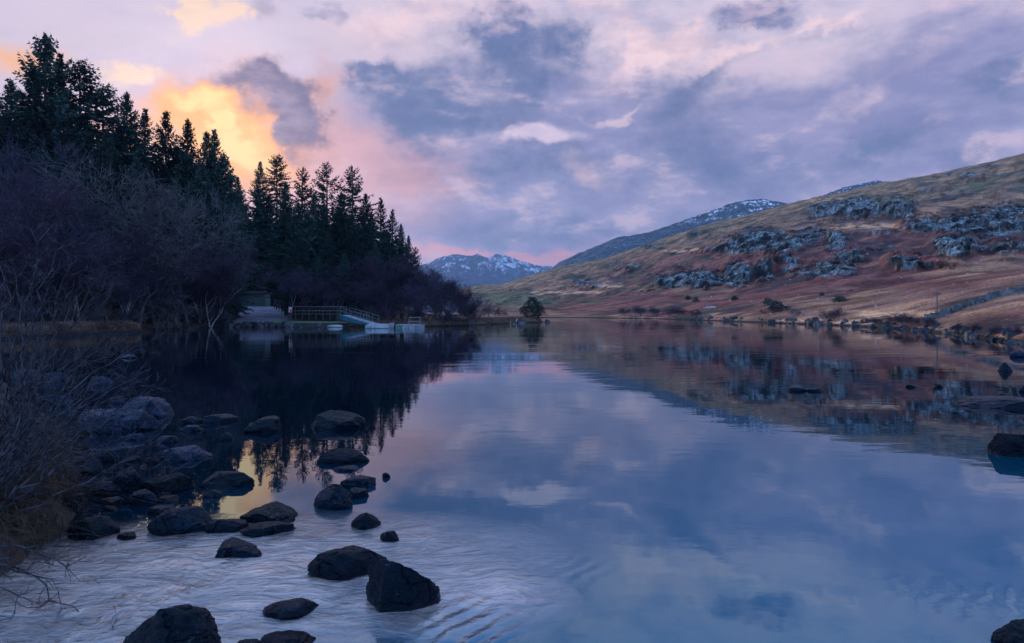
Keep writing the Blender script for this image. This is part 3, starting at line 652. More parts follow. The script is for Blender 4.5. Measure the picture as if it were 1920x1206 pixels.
sky_trees = [
 ('sweep', 85, 62, 84, 'tallest spruce of the far left wood, its open branching tip above all others', 1.1),
 ('full', 62, 122, 80, 'dark spruce shoulder just left of the tallest spruce', 1.), ('full', 20, 148, 84, 'dark spruce near the left picture edge beside the tallest spruce', 1.1),
 ('slim', 112, 98, 86, 'slender spruce tight against the right side of the tallest spruce', 1.2), ('full2', -30, 150, 84, 'dark spruce cut by the left picture edge', 1.2),
 ('tuft', 150, 117, 88, 'taller bare stemmed conifer with a tufted top, right of the tallest spruce', 1.3), ('tuft', 193, 160, 90, 'smaller bare stemmed conifer with a small tufted top, right of the taller one', 1.2),
 ('full', 238, 170, 90, 'broad pointed spruce right of the two bare stemmed tufted conifers', 1.05), ('slim', 272, 202, 92, 'thin spruce spire right of the broad pointed spruce', 1.2),
 ('full2', 311, 207, 92, 'knobbly topped spruce standing left of the sunset glow', 1.), ('full', 352, 221, 94, 'loose topped spruce with sky showing through beside the sunset glow', .95),
 ('full2', 388, 246, 94, 'broad dark spruce closest to the glowing cloud', 1.1), ('slim', 402, 241, 95, 'narrow leader rising from the broad dark spruce under the glowing cloud', 1.2), ('dense', 418, 285, 95, 'dark spruce sloping down right of the sunset glow', 1.),
 ('full', 446, 330, 98, 'low spruce in the dip of the skyline below the glow', 1.), ('full2', 488, 302, 100, 'round topped feathery spruce right of the skyline dip', 1.),
 ('tuft', 519, 291, 102, 'very thin conifer with a knobbly tufted spire', 1.0), ('full', 536, 340, 100, 'dark spruce filling under the thin knobbly spire', 1.), ('open', 567, 312, 104, 'open tiered spruce with clear level branches, left of three open spruces', .85),
 ('open', 613, 303, 104, 'open tiered spruce with clear level branches, middle of three open spruces', 1.), ('open', 661, 310, 104, 'open tiered spruce with clear level branches, right of three open spruces', 1.05),
 ('full', 590, 360, 100, 'dark spruce in the gap between the first two open spruces', 1.), ('full', 640, 358, 100, 'dark spruce in the gap between the last two open spruces', 1.), ('full2', 686, 362, 104, 'drooping spruce just right of the three open spruces', 1.),
 ('slim', 714, 369, 106, 'pointed narrow spruce on the falling right edge of the wood', 1.2), ('slim', 736, 391, 106, 'second pointed narrow spruce down the falling right edge of the wood', 1.2), ('full', 752, 418, 106, 'spruce third from the right end of the wood', .9), ('full', 766, 440, 105, 'spruce second from the right end of the wood', .85),
 ('open', 778, 462, 104, 'last spruce at the right end of the wood with long branches over the distant mountain', 1.0)]
for k, px, ty, Y, lb, ws in sky_trees: conifer(k, px, ty, Y, lb, G_SKY, ws)
infill = [(280, 318, 82), (325, 335, 84), (250, 290, 84), (300, 300, 90), (205, 245, 86), (165, 235, 84), (130, 215, 82), (95, 205, 82), (50, 215, 80), (10, 220, 80), (-25, 230, 80), (220, 235, 88), (350, 290, 90), (375, 310, 88), (400, 320, 90), (430, 350, 92), (455, 370, 96), (480, 360, 98),
    (505, 365, 98), (530, 375, 98), (555, 385, 98), (580, 390, 98), (605, 385, 99), (632, 390, 98), (655, 392, 99), (680, 400, 100), (700, 405, 102), (722, 430, 102), (740, 450, 102), (470, 420, 94), (520, 425, 95), (560, 430, 95), (610, 430, 96), (660, 440, 97), (700, 450, 99), (320, 400, 82), (380, 400, 86), (270, 400, 82),
    (420, 400, 90), (330, 270, 96), (255, 250, 96), (190, 270, 80), (120, 290, 76), (60, 280, 76), (0, 290, 76), (-60, 240, 80), (440, 460, 92), (-90, 170, 84), (-130, 190, 90), (-160, 150, 96), (-200, 170, 88), (-240, 190, 100), (-290, 160, 92), (-340, 180, 104), (-400, 190, 96), (-110, 260, 72), (-180, 250, 76), (-260, 250, 80), (500, 470, 93), (550, 480, 94), (645, 480, 95), (600, 475, 95), (755, 480, 101), (360, 450, 86)]
for i, (px, ty, Y) in enumerate(infill):
    conifer(('dense', 'full', 'full2')[i % 3], px + rnd.uniform(-5, 5), ty + rnd.uniform(-8, 8), Y, 'dark green spruce packed inside the wood below the skyline spruces', G_IN, rnd.uniform(1., 1.25))

# ------------------------------------------------------------------ bare trees
def grow(rng, p, d, L, r, depth, segs, tips, spread, up, kids, shrink, wig, minr):
    n = 3 if depth > 0 else 2
    step = L / n; pts = [p]
    for i in range(n):
        d = d + rng.normal(0, wig, 3) + np.array([0, 0, up * .25]); d /= np.linalg.norm(d)
        p = p + d * step; pts.append(p); r1 = max(r * (1 - .28 * (i + 1) / n) , minr)
        r0 = max(r * (1 - .28 * i / n), minr)
        segs.append((pts[-2], p, r0, r1, depth))
        if depth > 0:
            for k in range(kids if i < n - 1 else kids + 1):
                if i == 0 and rng.random() < .5: continue
                ax = np.cross(d, rng.normal(0, 1, 3)); ax /= np.linalg.norm(ax) + 1e-6; a = rng.uniform(.5, 1.25) * spread
                nd = d * math.cos(a) + ax * math.sin(a)
                grow(rng, p, nd, L * shrink * rng.uniform(.7, 1.2), r1 * .55, depth - 1, segs, tips, spread, up, kids, shrink, wig, minr)
def bare_mesh(seed, h=12., stems=1, depth=5, kids=1, spread=.7, up=.25, trunkr=.16, minr=.012, l0=.36, shrink=.72, wig=.17, lean=.0, mats=('bark', 'twigs'), dense=1):
    rng = np.random.default_rng(seed); segs = []
    for s in range(stems):
        a = rng.random() * 6.283; t = lean * rng.uniform(.3, 1) if stems > 1 else rng.uniform(0, .06)
        d = np.array([math.cos(a) * math.sin(t), math.sin(a) * math.sin(t), math.cos(t)])
        grow(rng, np.array([math.cos(a) * .15 * (stems > 1), math.sin(a) * .15 * (stems > 1), -.3]), d, h * l0 * rng.uniform(.8, 1.1), trunkr * (1 if stems == 1 else .6), depth, segs, [], spread, up, kids, shrink, wig, minr)
    P0 = np.array([s[0] for s in segs]); P1 = np.array([s[1] for s in segs]); r0 = np.array([s[2] for s in segs]); r1 = np.array([s[3] for s in segs]); dp = np.array([s[4] for s in segs])
    top = P1[:, 2].max(); k = h / top
    big = dp >= depth - 1
    tV, tF = tubes(P0[big] * k, P1[big] * k, r0[big], r1[big], 6); cV, cF = tubes(P0[~big] * k, P1[~big] * k, r0[~big], r1[~big], 3)
    tr = mesh_np('trunk', tV, tF); cw = mesh_np('crown', cV, cF)
    tr.materials.append(M[mats[0]]); cw.materials.append(M[mats[1]])
    print('bare', seed, len(segs), 'width', round(float(np.ptp(P1[:, 0]) * k), 1), 'h', h)
    return tr, cw, h
BARE = {
 'a': bare_mesh(11, 12, 1, 6, 1, .75, .30, .15, .011, .30), 'b': bare_mesh(12, 12, 2, 6, 1, .7, .35, .14, .011, .28, lean=.35),
 'c': bare_mesh(13, 12, 1, 6, 1, .65, .45, .12, .010, .30, mats=('birch_bark', 'twigs_blue')), 'd': bare_mesh(14, 11, 1, 6, 1, .8, .2, .15, .013, .30, mats=('bark', 'twigs_pale')),
 'e': bare_mesh(15, 8, 5, 5, 1, .7, .35, .08, .011, .30, lean=.7, mats=('bark', 'twigs_brown')), 'f': bare_mesh(16, 7, 6, 5, 1, .75, .3, .07, .011, .30, lean=.8),
 'g': bare_mesh(17, 12, 2, 6, 1, .6, .5, .14, .015, .30, lean=.25, mats=('birch_bark', 'twigs')),
}
def bare(k, px, ty, Y, label, group, ws=1., name='bare_tree', cat='bare tree'):
    t, c, h = BARE[k]; return put_tree(name, [('trunk', t), ('crown', c)], h, px, ty, Y, label, cat, group, ws)
named_bare = [
 ('c', 52, 248, 68, 'blue purple bare birch crown, highest of the leafless trees at far left', 1.1, 'birch_tree'), ('d', 175, 300, 70, 'silvery grey branched bare tree below the tufted conifers', 1.3, 'bare_tree'), ('d', 215, 306, 72, 'silvery grey bare tree right of its twin, branches spread against dark spruces', 1.2, 'bare_tree'),
 ('b', 130, 330, 66, 'violet bare tree between the blue birch and the silvery trees', 1.3, 'bare_tree'), ('c', 95, 330, 64, 'bare birch with a thin pale stem under the blue purple crown', 1.2, 'birch_tree'), ('d', 372, 352, 84, 'thin pale branched bare tree in front of the spruces under the glow', .8, 'bare_tree'),
 ('g', 372, 432, 82, 'reddish purple birch crown left of the green shed with pale crooked stems', 1.2, 'birch_tree'), ('a', 330, 428, 78, 'mauve bare tree left of the reddish purple birch', 1.25, 'bare_tree'), ('b', 440, 455, 121, 'mauve bare tree directly above the green shed', 1.1, 'bare_tree'),
 ('c', 526, 470, 113, 'birch with a long white leaning stem behind the slipway', .8, 'birch_tree'), ('c', 548, 492, 92, 'shorter birch with a broken white stem above the small red sign', .7, 'birch_tree'),
 ('g', 686, 470, 98, 'pale stemmed birch above the top of the gangway', 1., 'birch_tree'), ('g', 727, 466, 98, 'pale stemmed birch above the floating platform', 1., 'birch_tree'),
 ('b', 792, 492, 100, 'bare birch at the edge of the wood before the distant mountain', 1., 'birch_tree'), ('a', 835, 504, 98, 'rounded dark bare tree left of the point', 1.15, 'bare_tree'), ('a', 858, 528, 100, 'slim dark bare tree between the two rounded trees of the point', .8, 'bare_tree'), ('b', 878, 532, 100, 'last rounded bare tree on the point before the open water', .95, 'bare_tree')]
point_mass = [(812, 505, 99), (826, 500, 99), (846, 515, 97), (868, 532, 98), (890, 545, 97), (838, 520, 95), (822, 530, 94), (860, 545, 95), (878, 552, 95)]
for k, px, ty, Y, lb, ws, nm in named_bare: bare(k, px, ty, Y, lb, 'leafless trees in front of the spruces', ws, nm)
mass = [(-20, 300, 66), (20, 320, 64), (60, 350, 62), (0, 400, 58), (45, 420, 58), (100, 400, 60), (150, 400, 62), (190, 380, 66), (235, 390, 68), (265, 420, 68), (140, 470, 60), (90, 480, 58), (200, 460, 63), (240, 480, 66), (290, 450, 74), (300, 480, 76), (350, 460, 78), (395, 450, 80), (465, 480, 122), (395, 480, 84), (330, 500, 78), (380, 500, 82), (270, 500, 72),
    (488, 490, 120), (575, 505, 94), (600, 480, 96), (625, 495, 94), (650, 480, 97), (670, 500, 94), (705, 490, 98), (740, 485, 100), (765, 492, 100), (715, 515, 94), (760, 520, 94), (790, 520, 95), (815, 525, 95), (555, 525, 95), (640, 520, 93), (600, 525, 94), (30, 480, 57), (-90, 330, 60), (-130, 360, 56), (-180, 330, 60), (-240, 350, 62), (-300, 330, 66), (-160, 420, 52), (-30, 440, 57), (180, 520, 62), (230, 530, 66), (690, 530, 93), (735, 535, 93)]
for i, (px, ty, Y) in enumerate(mass + point_mass):
    bare('abagbac'[i % 7], px + rnd.uniform(-6, 6), ty + rnd.uniform(-6, 10), Y, 'purple grey leafless tree in the dense thicket along the left shore', 'purple leafless thicket of the left shore', rnd.uniform(1.1, 1.5))
shore_bush = [(300, 545, 72), (340, 560, 79), (385, 560, 81), (400, 570, 82), (120, 560, 57), (60, 565, 55), (180, 565, 61), (240, 575, 65), (690, 560, 92), (730, 570, 92), (765, 560, 92.5), (800, 548, 93), (830, 555, 93), (860, 560, 94), (885, 568, 95), (600, 560, 96), (650, 565, 95), (20, 560, 52), (560, 555, 98), (780, 575, 92), (815, 575, 92), (845, 578, 92)]
for i, (px, ty, Y) in enumerate(shore_bush):
    bare('ef'[i % 2], px, ty, Y, 'low many stemmed leafless bush at the foot of the left shore trees', 'leafless bushes at the foot of the left shore trees', 1.15, 'bare_bush', 'bush')
# lone spruce and small trees on the point
t_, c_, h_ = CON['dense']

for px, ty, Y, lb in [(921, 560, 190, 'small bare tree inland on the point, left of the stubby bush'), (939, 571, 150, 'stubby brown bush on the point left of the lone conifer'), (912, 570, 185, 'little bare tree beside the pink moor behind the point')]:
    bare('e', px, ty, Y, lb, 'small trees on the point', 1., 'bare_bush', 'bush')

def lone():
    t, c, h = LEAFY
    put_tree('evergreen_bush', [('trunk', t), ('crown', c)], h, 999, 553, 134, 'rounded dark evergreen standing alone on the tip of the point', 'bush', None, .70)
# bushes of the right bank, standing on the slope
def hill_bush(k, px, py, ty, label, ws=1., green=False, group=None):
    b = hill_at(px, py)
    if green: t, c, h = CON['dense']
    else: t, c, h = BARE[k]
    return put_tree('bush', [('trunk', t), ('crown', c)], h, px, ty, b[1], label, 'bush', group, ws, base=b[2] - .15)
def leafy_bush_mesh(seed, r=1.6):
    rng = np.random.default_rng(seed); quads = []
    for i in range(5200):
        d = rng.normal(0, 1, 3); d /= np.linalg.norm(d); q = d * rng.uniform(.55, 1.) ** .5
        q = q * (1 + 1.1 * (vn(np.array([q * 2.6]), seed)[0] - .5)); q[:2] *= 1.12 - .38 * q[2]; c = np.array([q[0] * r * 1.1, q[1] * r, (q[2] * .8 + .8) * r * .95])
        a = rng.normal(0, 1, 3); a /= np.linalg.norm(a); b = np.cross(a, d + .01); b /= np.linalg.norm(b); s = rng.uniform(.05, .1)
        quads.append((c - a * s, c - b * s * .6, c + a * s, c + b * s * .6))
    Q = np.array(quads).reshape(-1, 3); me = mesh_np('crown', Q, np.arange(len(Q)).reshape(-1, 4), False)
    tv, tf = tubes(np.array([[0, 0, -.5]]), np.array([[0, 0, r * .9]]), .12, .05, 6); tr = mesh_np('trunk', tv, tf)
    me.materials.append(M['needles']); tr.materials.append(M['bark']); return tr, me, r * 1.75
LEAFY = leafy_bush_mesh(5); lone()
def leafy(px, py, ty, label, ws=1.):
    b = hill_at(px, py); t, c, h = LEAFY
    put_tree('bush', [('trunk', t), ('crown', c)], h, px, ty, b[1], label, 'bush', 'evergreen bushes on the hillside', ws, base=b[2] - .1)
leafy(1457, 585, 562, 'round dark green evergreen bush on the far right bank', 1.1); leafy(1440, 573, 557, 'smaller blue green evergreen bush touching the round dark bush', 1.)
leafy(1574, 566, 553, 'flat dark evergreen bush higher on the right slope', 1.5); leafy(1290, 562, 553, 'tiny dark bush on the slope, left one of a close pair', .9); leafy(1305, 566, 556, 'tiny dark bush on the slope, right one of a close pair', .9)
leafy(1377, 563, 553, 'tiny dark bush alone on the slope below the crags', .9); leafy(1541, 555, 547, 'tiny upright dark bush above the flat evergreen bush', .7)
for i, (px, py, ty, ws) in enumerate([(1175, 594, 574, 1.3), (1200, 594.5, 570, 1.4), (1228, 595, 572, 1.3), (1255, 596, 571, 1.4), (1280, 596.5, 574, 1.3), (1300, 597, 577, 1.2)]):
    hill_bush('f', px, py, ty, ('leftmost', 'second', 'third', 'fourth', 'fifth', 'rightmost')[i] + ' blue grey bush in the far row on the right bank', ws, group='bush row at the far end of the right bank')
hill_bush('e', 1490, 597, 570, 'pale fuzzy leafless bush right of the round dark green bush', 1.2); hill_bush('e', 1546, 603, 575, 'fuzzy grey leafless bush, left of a joined pair near the stones', 1.1); hill_bush('f', 1565, 603, 572, 'fuzzy purple leafless bush, right of a joined pair near the stones', 1.1)
hill_bush('e', 1430, 589, 578, 'faint low leafless bush left of the round dark green bush', 1.3)
for i, (px, py, ty) in enumerate([(1645, 612, 592), (1668, 612, 584), (1695, 613, 583), (1720, 614, 586), (1745, 616, 592)]):
    hill_bush('f', px, py, ty, ('leftmost', 'second', 'middle', 'fourth', 'rightmost')[i] + ' of five low blue grey bushes in the thicket behind the right shore stones', 1.3, group='thicket behind the right shore stones')
for i, (px, py, ty) in enumerate([(1800, 624, 606), (1830, 628, 607), (1865, 630, 610), (1895, 632, 608)]):
    hill_bush('f', px, py, ty, ('leftmost', 'second', 'third', 'rightmost')[i] + ' of four low purple brown bushes growing below the stone wall', 1.1, group='purple bushes below the stone wall')

# ------------------------------------------------------------------ shed, railing, sign
def build_shed():
    a = P(438, 573, 117); b = P(497, 573, 117); w = b[0] - a[0]; zb = a[2] - .25; h = 2.55
    e = thing('boat_shed', 'low flat roofed green shed behind the top of the slipway', 'shed', ((a[0] + b[0]) / 2, 118.3, zb))
    mb = MB(); mb.box((0, 0, h / 2), (w, 2.6, h))
    for i in range(19): mb.box((-w / 2 + .15 + i * (w - .3) / 18, -1.32, h / 2 - .1), (.06, .04, h - .3))
    mb.build('wall', M['shed_green'], e)
    r = MB(); r.box((0, -.1, h + .07), (w + .4, 3.1, .13)); r.box((0, -1.62, h - .02), (w + .4, .05, .2)); r.build('roof', M['shed_roof'], e)
    d = MB(); d.box((w * .2, -1.36, 1.0), (1.9, .05, 2.0)); dr = d.build('door', M['shed_green'], e)
    k = MB(); k.box((w * .2 + .7, -1.41, 1.0), (.05, .05, .25)); k.build('handle', M['galv'], dr)
build_shed()
def build_walk():
    a = P(545, 589, 92); b = P(648, 589.5, 90)
    e = thing('boardwalk', 'dark wooden walkway with rails on posts leading to the gangway', 'walkway', tuple(a)); o = np.array(a)
    d = MB(); d.beam(a - o, b - o, 1.6, .14)
    for i in range(34): p = (a + (b - a) * (i + .5) / 34) - o; d.box((p[0], p[1], p[2] + .085), ((b - a)[0] / 34 - .03, 1.62, .03))
    d.build('deck', M['wood_dark'], e)
    for sd in (-.78, .78):
        for i in range(9):
            p = a + (b - a) * i / 8 + np.array([0, sd, 0]) - o; m = MB(); m.box((p[0], p[1], p[2] - .25), (.11, .11, 2.6)); m.build('post', M['wood_dark'], e)
        for dz in (.45, 1.0):
            m = MB(); m.beam(a + np.array([0, sd - .07, dz]) - o, b + np.array([0, sd - .07, dz]) - o, .05, .1); m.build('rail', M['wood_grey'], e)
    m = MB(); m.box(((b - a)[0] / 2, .2, -1.0), ((b - a)[0] - .2, .5, 1.7)); m.build('retaining_wall', M['wood_dark'], e)
    # sloping fence from the shed down to the walkway
    a2 = P(514, 572, 112); b2 = P(545, 587, 93.5); o2 = np.array(a2)
    e2 = thing('rail_fence', 'dark wooden fence sloping down beside the slipway to the small sign', 'fence', tuple(a2))
    for i in range(7):
        p = (b2 - a2) * i / 6; m = MB(); m.box((p[0], p[1], p[2] + .2), (.11, .11, 1.7)); m.build('post', M['wood_dark'], e2)
    for dz in (.35, .85):
        m = MB(); m.beam((0, -.08, dz), b2 - a2 + np.array([0, -.08, dz]), .05, .11); m.build('rail', M['wood_dark'], e2)
build_walk()
def build_sign():
    p = P(544.5, 587, 90.5); e = thing('notice_sign', 'small white and red notice on a post beside the slipway', 'sign', tuple(p))
    m = MB(); m.tube((0, .04, -1.), (0, .04, .75), .035); m.build('post', M['wood_dark'], e)
    m = MB(); m.box((0, -.02, .42), (.40, .03, .66)); b = m.build('board', M['sign_white'], e)
    m = MB(); m.box((.04, -.04, .30), (.30, .012, .38)); m.build('panel', M['sign_red'], b)
    m = MB(); m.box((0, -.04, .62), (.26, .012, .05)); m.build('text_bar', M['wood_grey'], b)
build_sign()
def small_sign():
    p = P(402.5, 556, 84); g = 2.2
    e = thing('marker_post', 'tiny pale green marker on a thin post among the trees left of the shed', 'marker', (p[0], p[1], float(ground(np.array([p[0]]), np.array([p[1]]))[0])))
    h = p[2] - e.location.z; m = MB(); m.tube((0, 0, -.2), (0, 0, h), .03); m.build('post', M['wood_dark'], e); m = MB(); m.box((0, -.05, h + .1), (.16, .03, .36)); m.build('plate', M['white_grp'], e)
small_sign()

# ------------------------------------------------------------------ gangway, raft, canoe
def build_gangway():
    a = P(646, 591, 86.5); b = P(703, 608, 80.5); o = a.copy(); v = b - a; L = np.linalg.norm(v)
    side = np.cross(v / L, [0, 0, 1.]); side /= np.linalg.norm(side); hw = .62
    e = thing('gangway', 'teal sided metal gangway with handrails sloping down to the white raft', 'gangway', tuple(a))
    m = MB(); m.beam((0, 0, 0), v, 2 * hw - .06, .05)
    for i in range(16): q = v * (i + .5) / 16 + np.array([0, 0, .04]); m.beam(q - side * (hw - .04), q + side * (hw - .04), .05, .02)
    m.build('deck', M['white_deck'], e)
    for s in (-1, 1):
        sp = side * s * hw; m = MB()     # deep girder, tapering to the lower end
        n3 = np.array([0, 0, 1.]); th = side * s * .03
        V = [sp + n3 * .06, sp + v + n3 * .06, sp + v - n3 * .10, sp + v * .5 - n3 * .42, sp - n3 * .50]
        V = [q - th for q in V] + [q + th for q in V]; F5 = [np.array([[0, 1, 2, 3, 4], [9, 8, 7, 6, 5]]), np.array([[i, (i + 1) % 5, (i + 1) % 5 + 5, i + 5] for i in range(5)])]
        obj('girder', mesh_np('girder', V, F5, False), M['teal_paint'], e)
        m = MB(); h1 = .98
        for i in range(6): q = sp + v * (i / 5 * .96 + .02); m.tube(q, q + n3 * h1, .024)
        for hz in (h1, .52): m.tube(sp + v * .02 + n3 * hz, sp + v * .98 + n3 * hz, .024)
        m.build('handrail', M['galv'], e)
    m = MB(); m.box((-.35, .2, -.25), (.7, 1.5, .5)); m.build('landing_block', M['wood_dark'], e)
build_gangway()
def hull_mesh(L, Wd, H, n=28, s=12):
    V = []
    for i in range(n + 1):
        t = i / n * 2 - 1; w = Wd / 2 * max(1 - abs(t) ** 2.6, 0.02) ** .75; zt = H * (1 - .45 * abs(t) ** 5); zb = .02
        for k in range(s + 1):
            a = math.pi * k / s; V.append((t * L / 2, -math.cos(a) * w, zb + (zt - zb) * math.sin(a) ** .8))
    return V, grid_faces(n + 1, s + 1)
def build_float():
    # upturned canoe on the near side of the raft
    c = P(707, 616.6, 77.0); V, F = hull_mesh(2.75, .9, .58)
    e = thing('canoe', 'pale upturned canoe with rounded ends lying at the foot of the gangway', 'canoe', (c[0], c[1], -.02), R(-4))
    obj('hull', mesh_np('hull', V, F), M['white_grp'], e)
    m = MB()
    for s in (-1, 1):
        for i in range(10):
            t0 = -.93 + i * .186; t1 = t0 + .186
            w = lambda t: .45 * (1 - abs(t) ** 2.6) ** .75 + .01
            m.tube((t0 * 1.375, s * w(t0), .05), (t1 * 1.375, s * w(t1), .05), .025, 6)
    m.build('gunwale', M['wood_grey'], e)
    # small dinghy beside it
    c = P(729, 616.5, 78.2); L = 1.5
    e = thing('dinghy', 'small white square sterned dinghy between the canoe and the raft', 'dinghy', (c[0], c[1], 0), R(12))
    pts = [(-.75, 0), (-.55, .42), (0, .55), (.62, .55), (.62, -.55), (0, -.55), (-.55, -.42)]; zt = [.60, .54, .56, .66, .66, .56, .54]
    V = [(x * .82, y * .75, -.1) for x, y in pts] + [(x, y, z) for (x, y), z in zip(pts, zt)] + [(x * .92, y * .9, z - .02) for (x, y), z in zip(pts, zt)] + [(x * .75, y * .7, .25) for x, y in pts]
    n = 7; F = []
    for r in range(3):
        for i in range(n): F.append([r * n + i, r * n + (i + 1) % n, (r + 1) * n + (i + 1) % n, (r + 1) * n + i])
    obj('hull', mesh_np('hull', V, [np.array(F), np.array([[21 + i for i in range(7)]]), np.array([[6, 5, 4, 3, 2, 1, 0]])], False), M['white_grp'], e)
    m = MB(); m.box((.1, 0, .52), (.25, 1.0, .05)); m.build('seat', M['white_deck'], e)
    m = MB(); 
    for k in range(8): a0 = k * math.pi / 4; m.tube((-.1 + .1 * math.cos(a0), -.50, .28 + .1 * math.sin(a0)), (-.1 + .1 * math.cos(a0 + .785), -.50, .28 + .1 * math.sin(a0 + .785)), .05, 6)
    m.build('fender', M['pink_paint'], e)
    # raft of float blocks
    a = P(741, 616.8, 76.6); b = P(792.5, 616.8, 76.6); w = b[0] - a[0]
    e = thing('floating_raft', 'low white floating raft with a railing at its right end', 'raft', (a[0], a[1], 0))
    m = MB(); m.box((w / 2, .9, .40), (w, 2.0, .07)); m.box((w * .3, 2.1, .44), (w * .6, .5, .06)); m.build('deck', M['white_deck'], e)
    for i in range(4):
        m = MB(); m.box(((i + .5) * w / 4, .9, .16), (w / 4 - .05, 1.9, .40)); m.box(((i + .5) * w / 4, -.06, .24), (w / 4 - .14, .03, .05)); m.build('float_block', M['green_paint'] if i == 0 else M['white_grp'], e)
    m = MB(); x0, x1 = P(767, 600, 76.6)[0] - a[0], P(788, 600, 76.6)[0] - a[0]
    m.tube((x0 - .05, -.08, -.05), (x0 + .02, -.08, 1.28), .035); m.tube((x1 - .05, -.08, -.05), (x1 + .02, -.08, 1.28), .035)
    for z in (1.26, .82): m.tube((x0, -.08, z), (x1, -.08, z), .033)
    m.build('railing', M['galv'], e)
    # little pale skiff by the landing
    c = P(628, 613, 84.); V, F = hull_mesh(1.9, .7, .30)
    e = thing('skiff', 'tiny pale upturned skiff at the water edge left of the gangway', 'skiff', (c[0], c[1], .02), R(3)); obj('hull', mesh_np('hull', V, F), M['white_grp'], e)
    m = MB(); m.box((0, 0, .30), (1.2, .05, .05)); m.build('keel', M['wood_grey'], e)
build_float()

# ------------------------------------------------------------------ stone wall and pole on the hill
def build_wall():
    pts = [(1958, 545), (1920, 549), (1890, 553), (1867, 559), (1843, 567), (1819, 576), (1795, 584), (1775, 591), (1757, 597), (1735, 603)]
    rng = np.random.default_rng(8); m = MB(); base = hill_at(1819, 576)
    path = [hill_at(*p) for p in pts]
    for a, b in zip(path[:-1], path[1:]):
        L = np.linalg.norm(b - a); n = max(2, int(L / .7))
        for i in range(n):
            for r in range(3):
                p = a + (b - a) * (i + .5 + .25 * (r % 2)) / n; s = rng.uniform(.8, 1.15, 3)
                m.box((p[0] - base[0], p[1] - base[1] + rng.normal(0, .05), p[2] - base[2] + .05 + r * .24 + rng.normal(0, .03)), (.8 * s[0], (.6 - .12 * r) * s[1], .28 * s[2]), math.atan2(b[1] - a[1], b[0] - a[0]) + rng.normal(0, .1))
    o = m.build('stone_wall', M['wall_stone'], loc=tuple(base)); tag(o, 'grey dry stone wall running down the grassy slope on the right', 'wall')
    p = hill_at(1757, 594); e = thing('pole', 'thin pale pole standing by the stone wall on the right slope', 'pole', tuple(p)); h = 46 / FX * p[1]
    q = MB(); q.add(*tubes([[0, 0, -.3]], [[0, 0, h]], .07, .04, 8)); q.build('shaft', M['wood_grey'], e); q = MB(); q.box((0, 0, h - .25), (.9, .1, .1)); q.build('crossbar', M['wood_grey'], e)
build_wall()

# ------------------------------------------------------------------ rocks
def ico(sub):
    t = (1 + 5 ** .5) / 2; V = [(-1, t, 0), (1, t, 0), (-1, -t, 0), (1, -t, 0), (0, -1, t), (0, 1, t), (0, -1, -t), (0, 1, -t), (t, 0, -1), (t, 0, 1), (-t, 0, -1), (-t, 0, 1)]
    F = [(0, 11, 5), (0, 5, 1), (0, 1, 7), (0, 7, 10), (0, 10, 11), (1, 5, 9), (5, 11, 4), (11, 10, 2), (10, 7, 6), (7, 1, 8), (3, 9, 4), (3, 4, 2), (3, 2, 6), (3, 6, 8), (3, 8, 9), (4, 9, 5), (2, 4, 11), (6, 2, 10), (8, 6, 7), (9, 8, 1)]
    V = [np.array(v) / np.linalg.norm(v) for v in V]
    for _ in range(sub):
        c = {}; F2 = []
        def mid(a, b):
            k = (min(a, b), max(a, b))
            if k not in c: q = V[a] + V[b]; V.append(q / np.linalg.norm(q)); c[k] = len(V) - 1
            return c[k]
        for a, b, d in F:
            x, y, z = mid(a, b), mid(b, d), mid(d, a); F2 += [(a, x, z), (b, y, x), (d, z, y), (x, y, z)]
        F = F2
    return np.array(V), np.array(F)
ICO = {k: ico(k) for k in (2, 3, 5)}
def rock_mesh(w, d, h, seed, sub=5, cuts=11, rough=1., flat=0.):
    V, F = ICO[sub]; rng = np.random.default_rng(seed); V = V.copy()
    V *= 1 + .26 * (fbm(V * 1.3 + seed * 3.1, 3, seed) - .5)[:, None] * 2
    for i in range(cuts):
        n = rng.normal(0, 1, 3); n[2] = abs(n[2]) * .8; n /= np.linalg.norm(n); c = rng.uniform(.52, .90)
        e = V @ n - c; V -= np.clip(e, 0, None)[:, None] * n * rng.uniform(.75, 1.)
    if flat: 
        e = V[:, 2] - (1 - flat); V[:, 2] -= np.clip(e, 0, None) * .85
    nn = V / np.linalg.norm(V, axis=1, keepdims=True)
    V += nn * ((fbm(V * 3.6 + seed, 5, seed + 3, .6) - .5) * .20 * rough)[:, None]
    V += nn * ((fbm(V * 13 + seed, 3, seed + 7, .6) - .5) * .05 * rough)[:, None]
    mx = np.abs(V[:, 0]).max(); V[:, 0] /= mx; V[:, 1] /= np.abs(V[:, 1]).max(); V[:, 2] /= V[:, 2].max()
    # keep the outline full down to the waterline
    V = V * np.array([w / 2, d / 2, h * .78]); V[:, 2] += h * .22; V[:, 2] = np.maximum(V[:, 2], -.25 * max(h, .3))
    return mesh_np('rock', V, F)
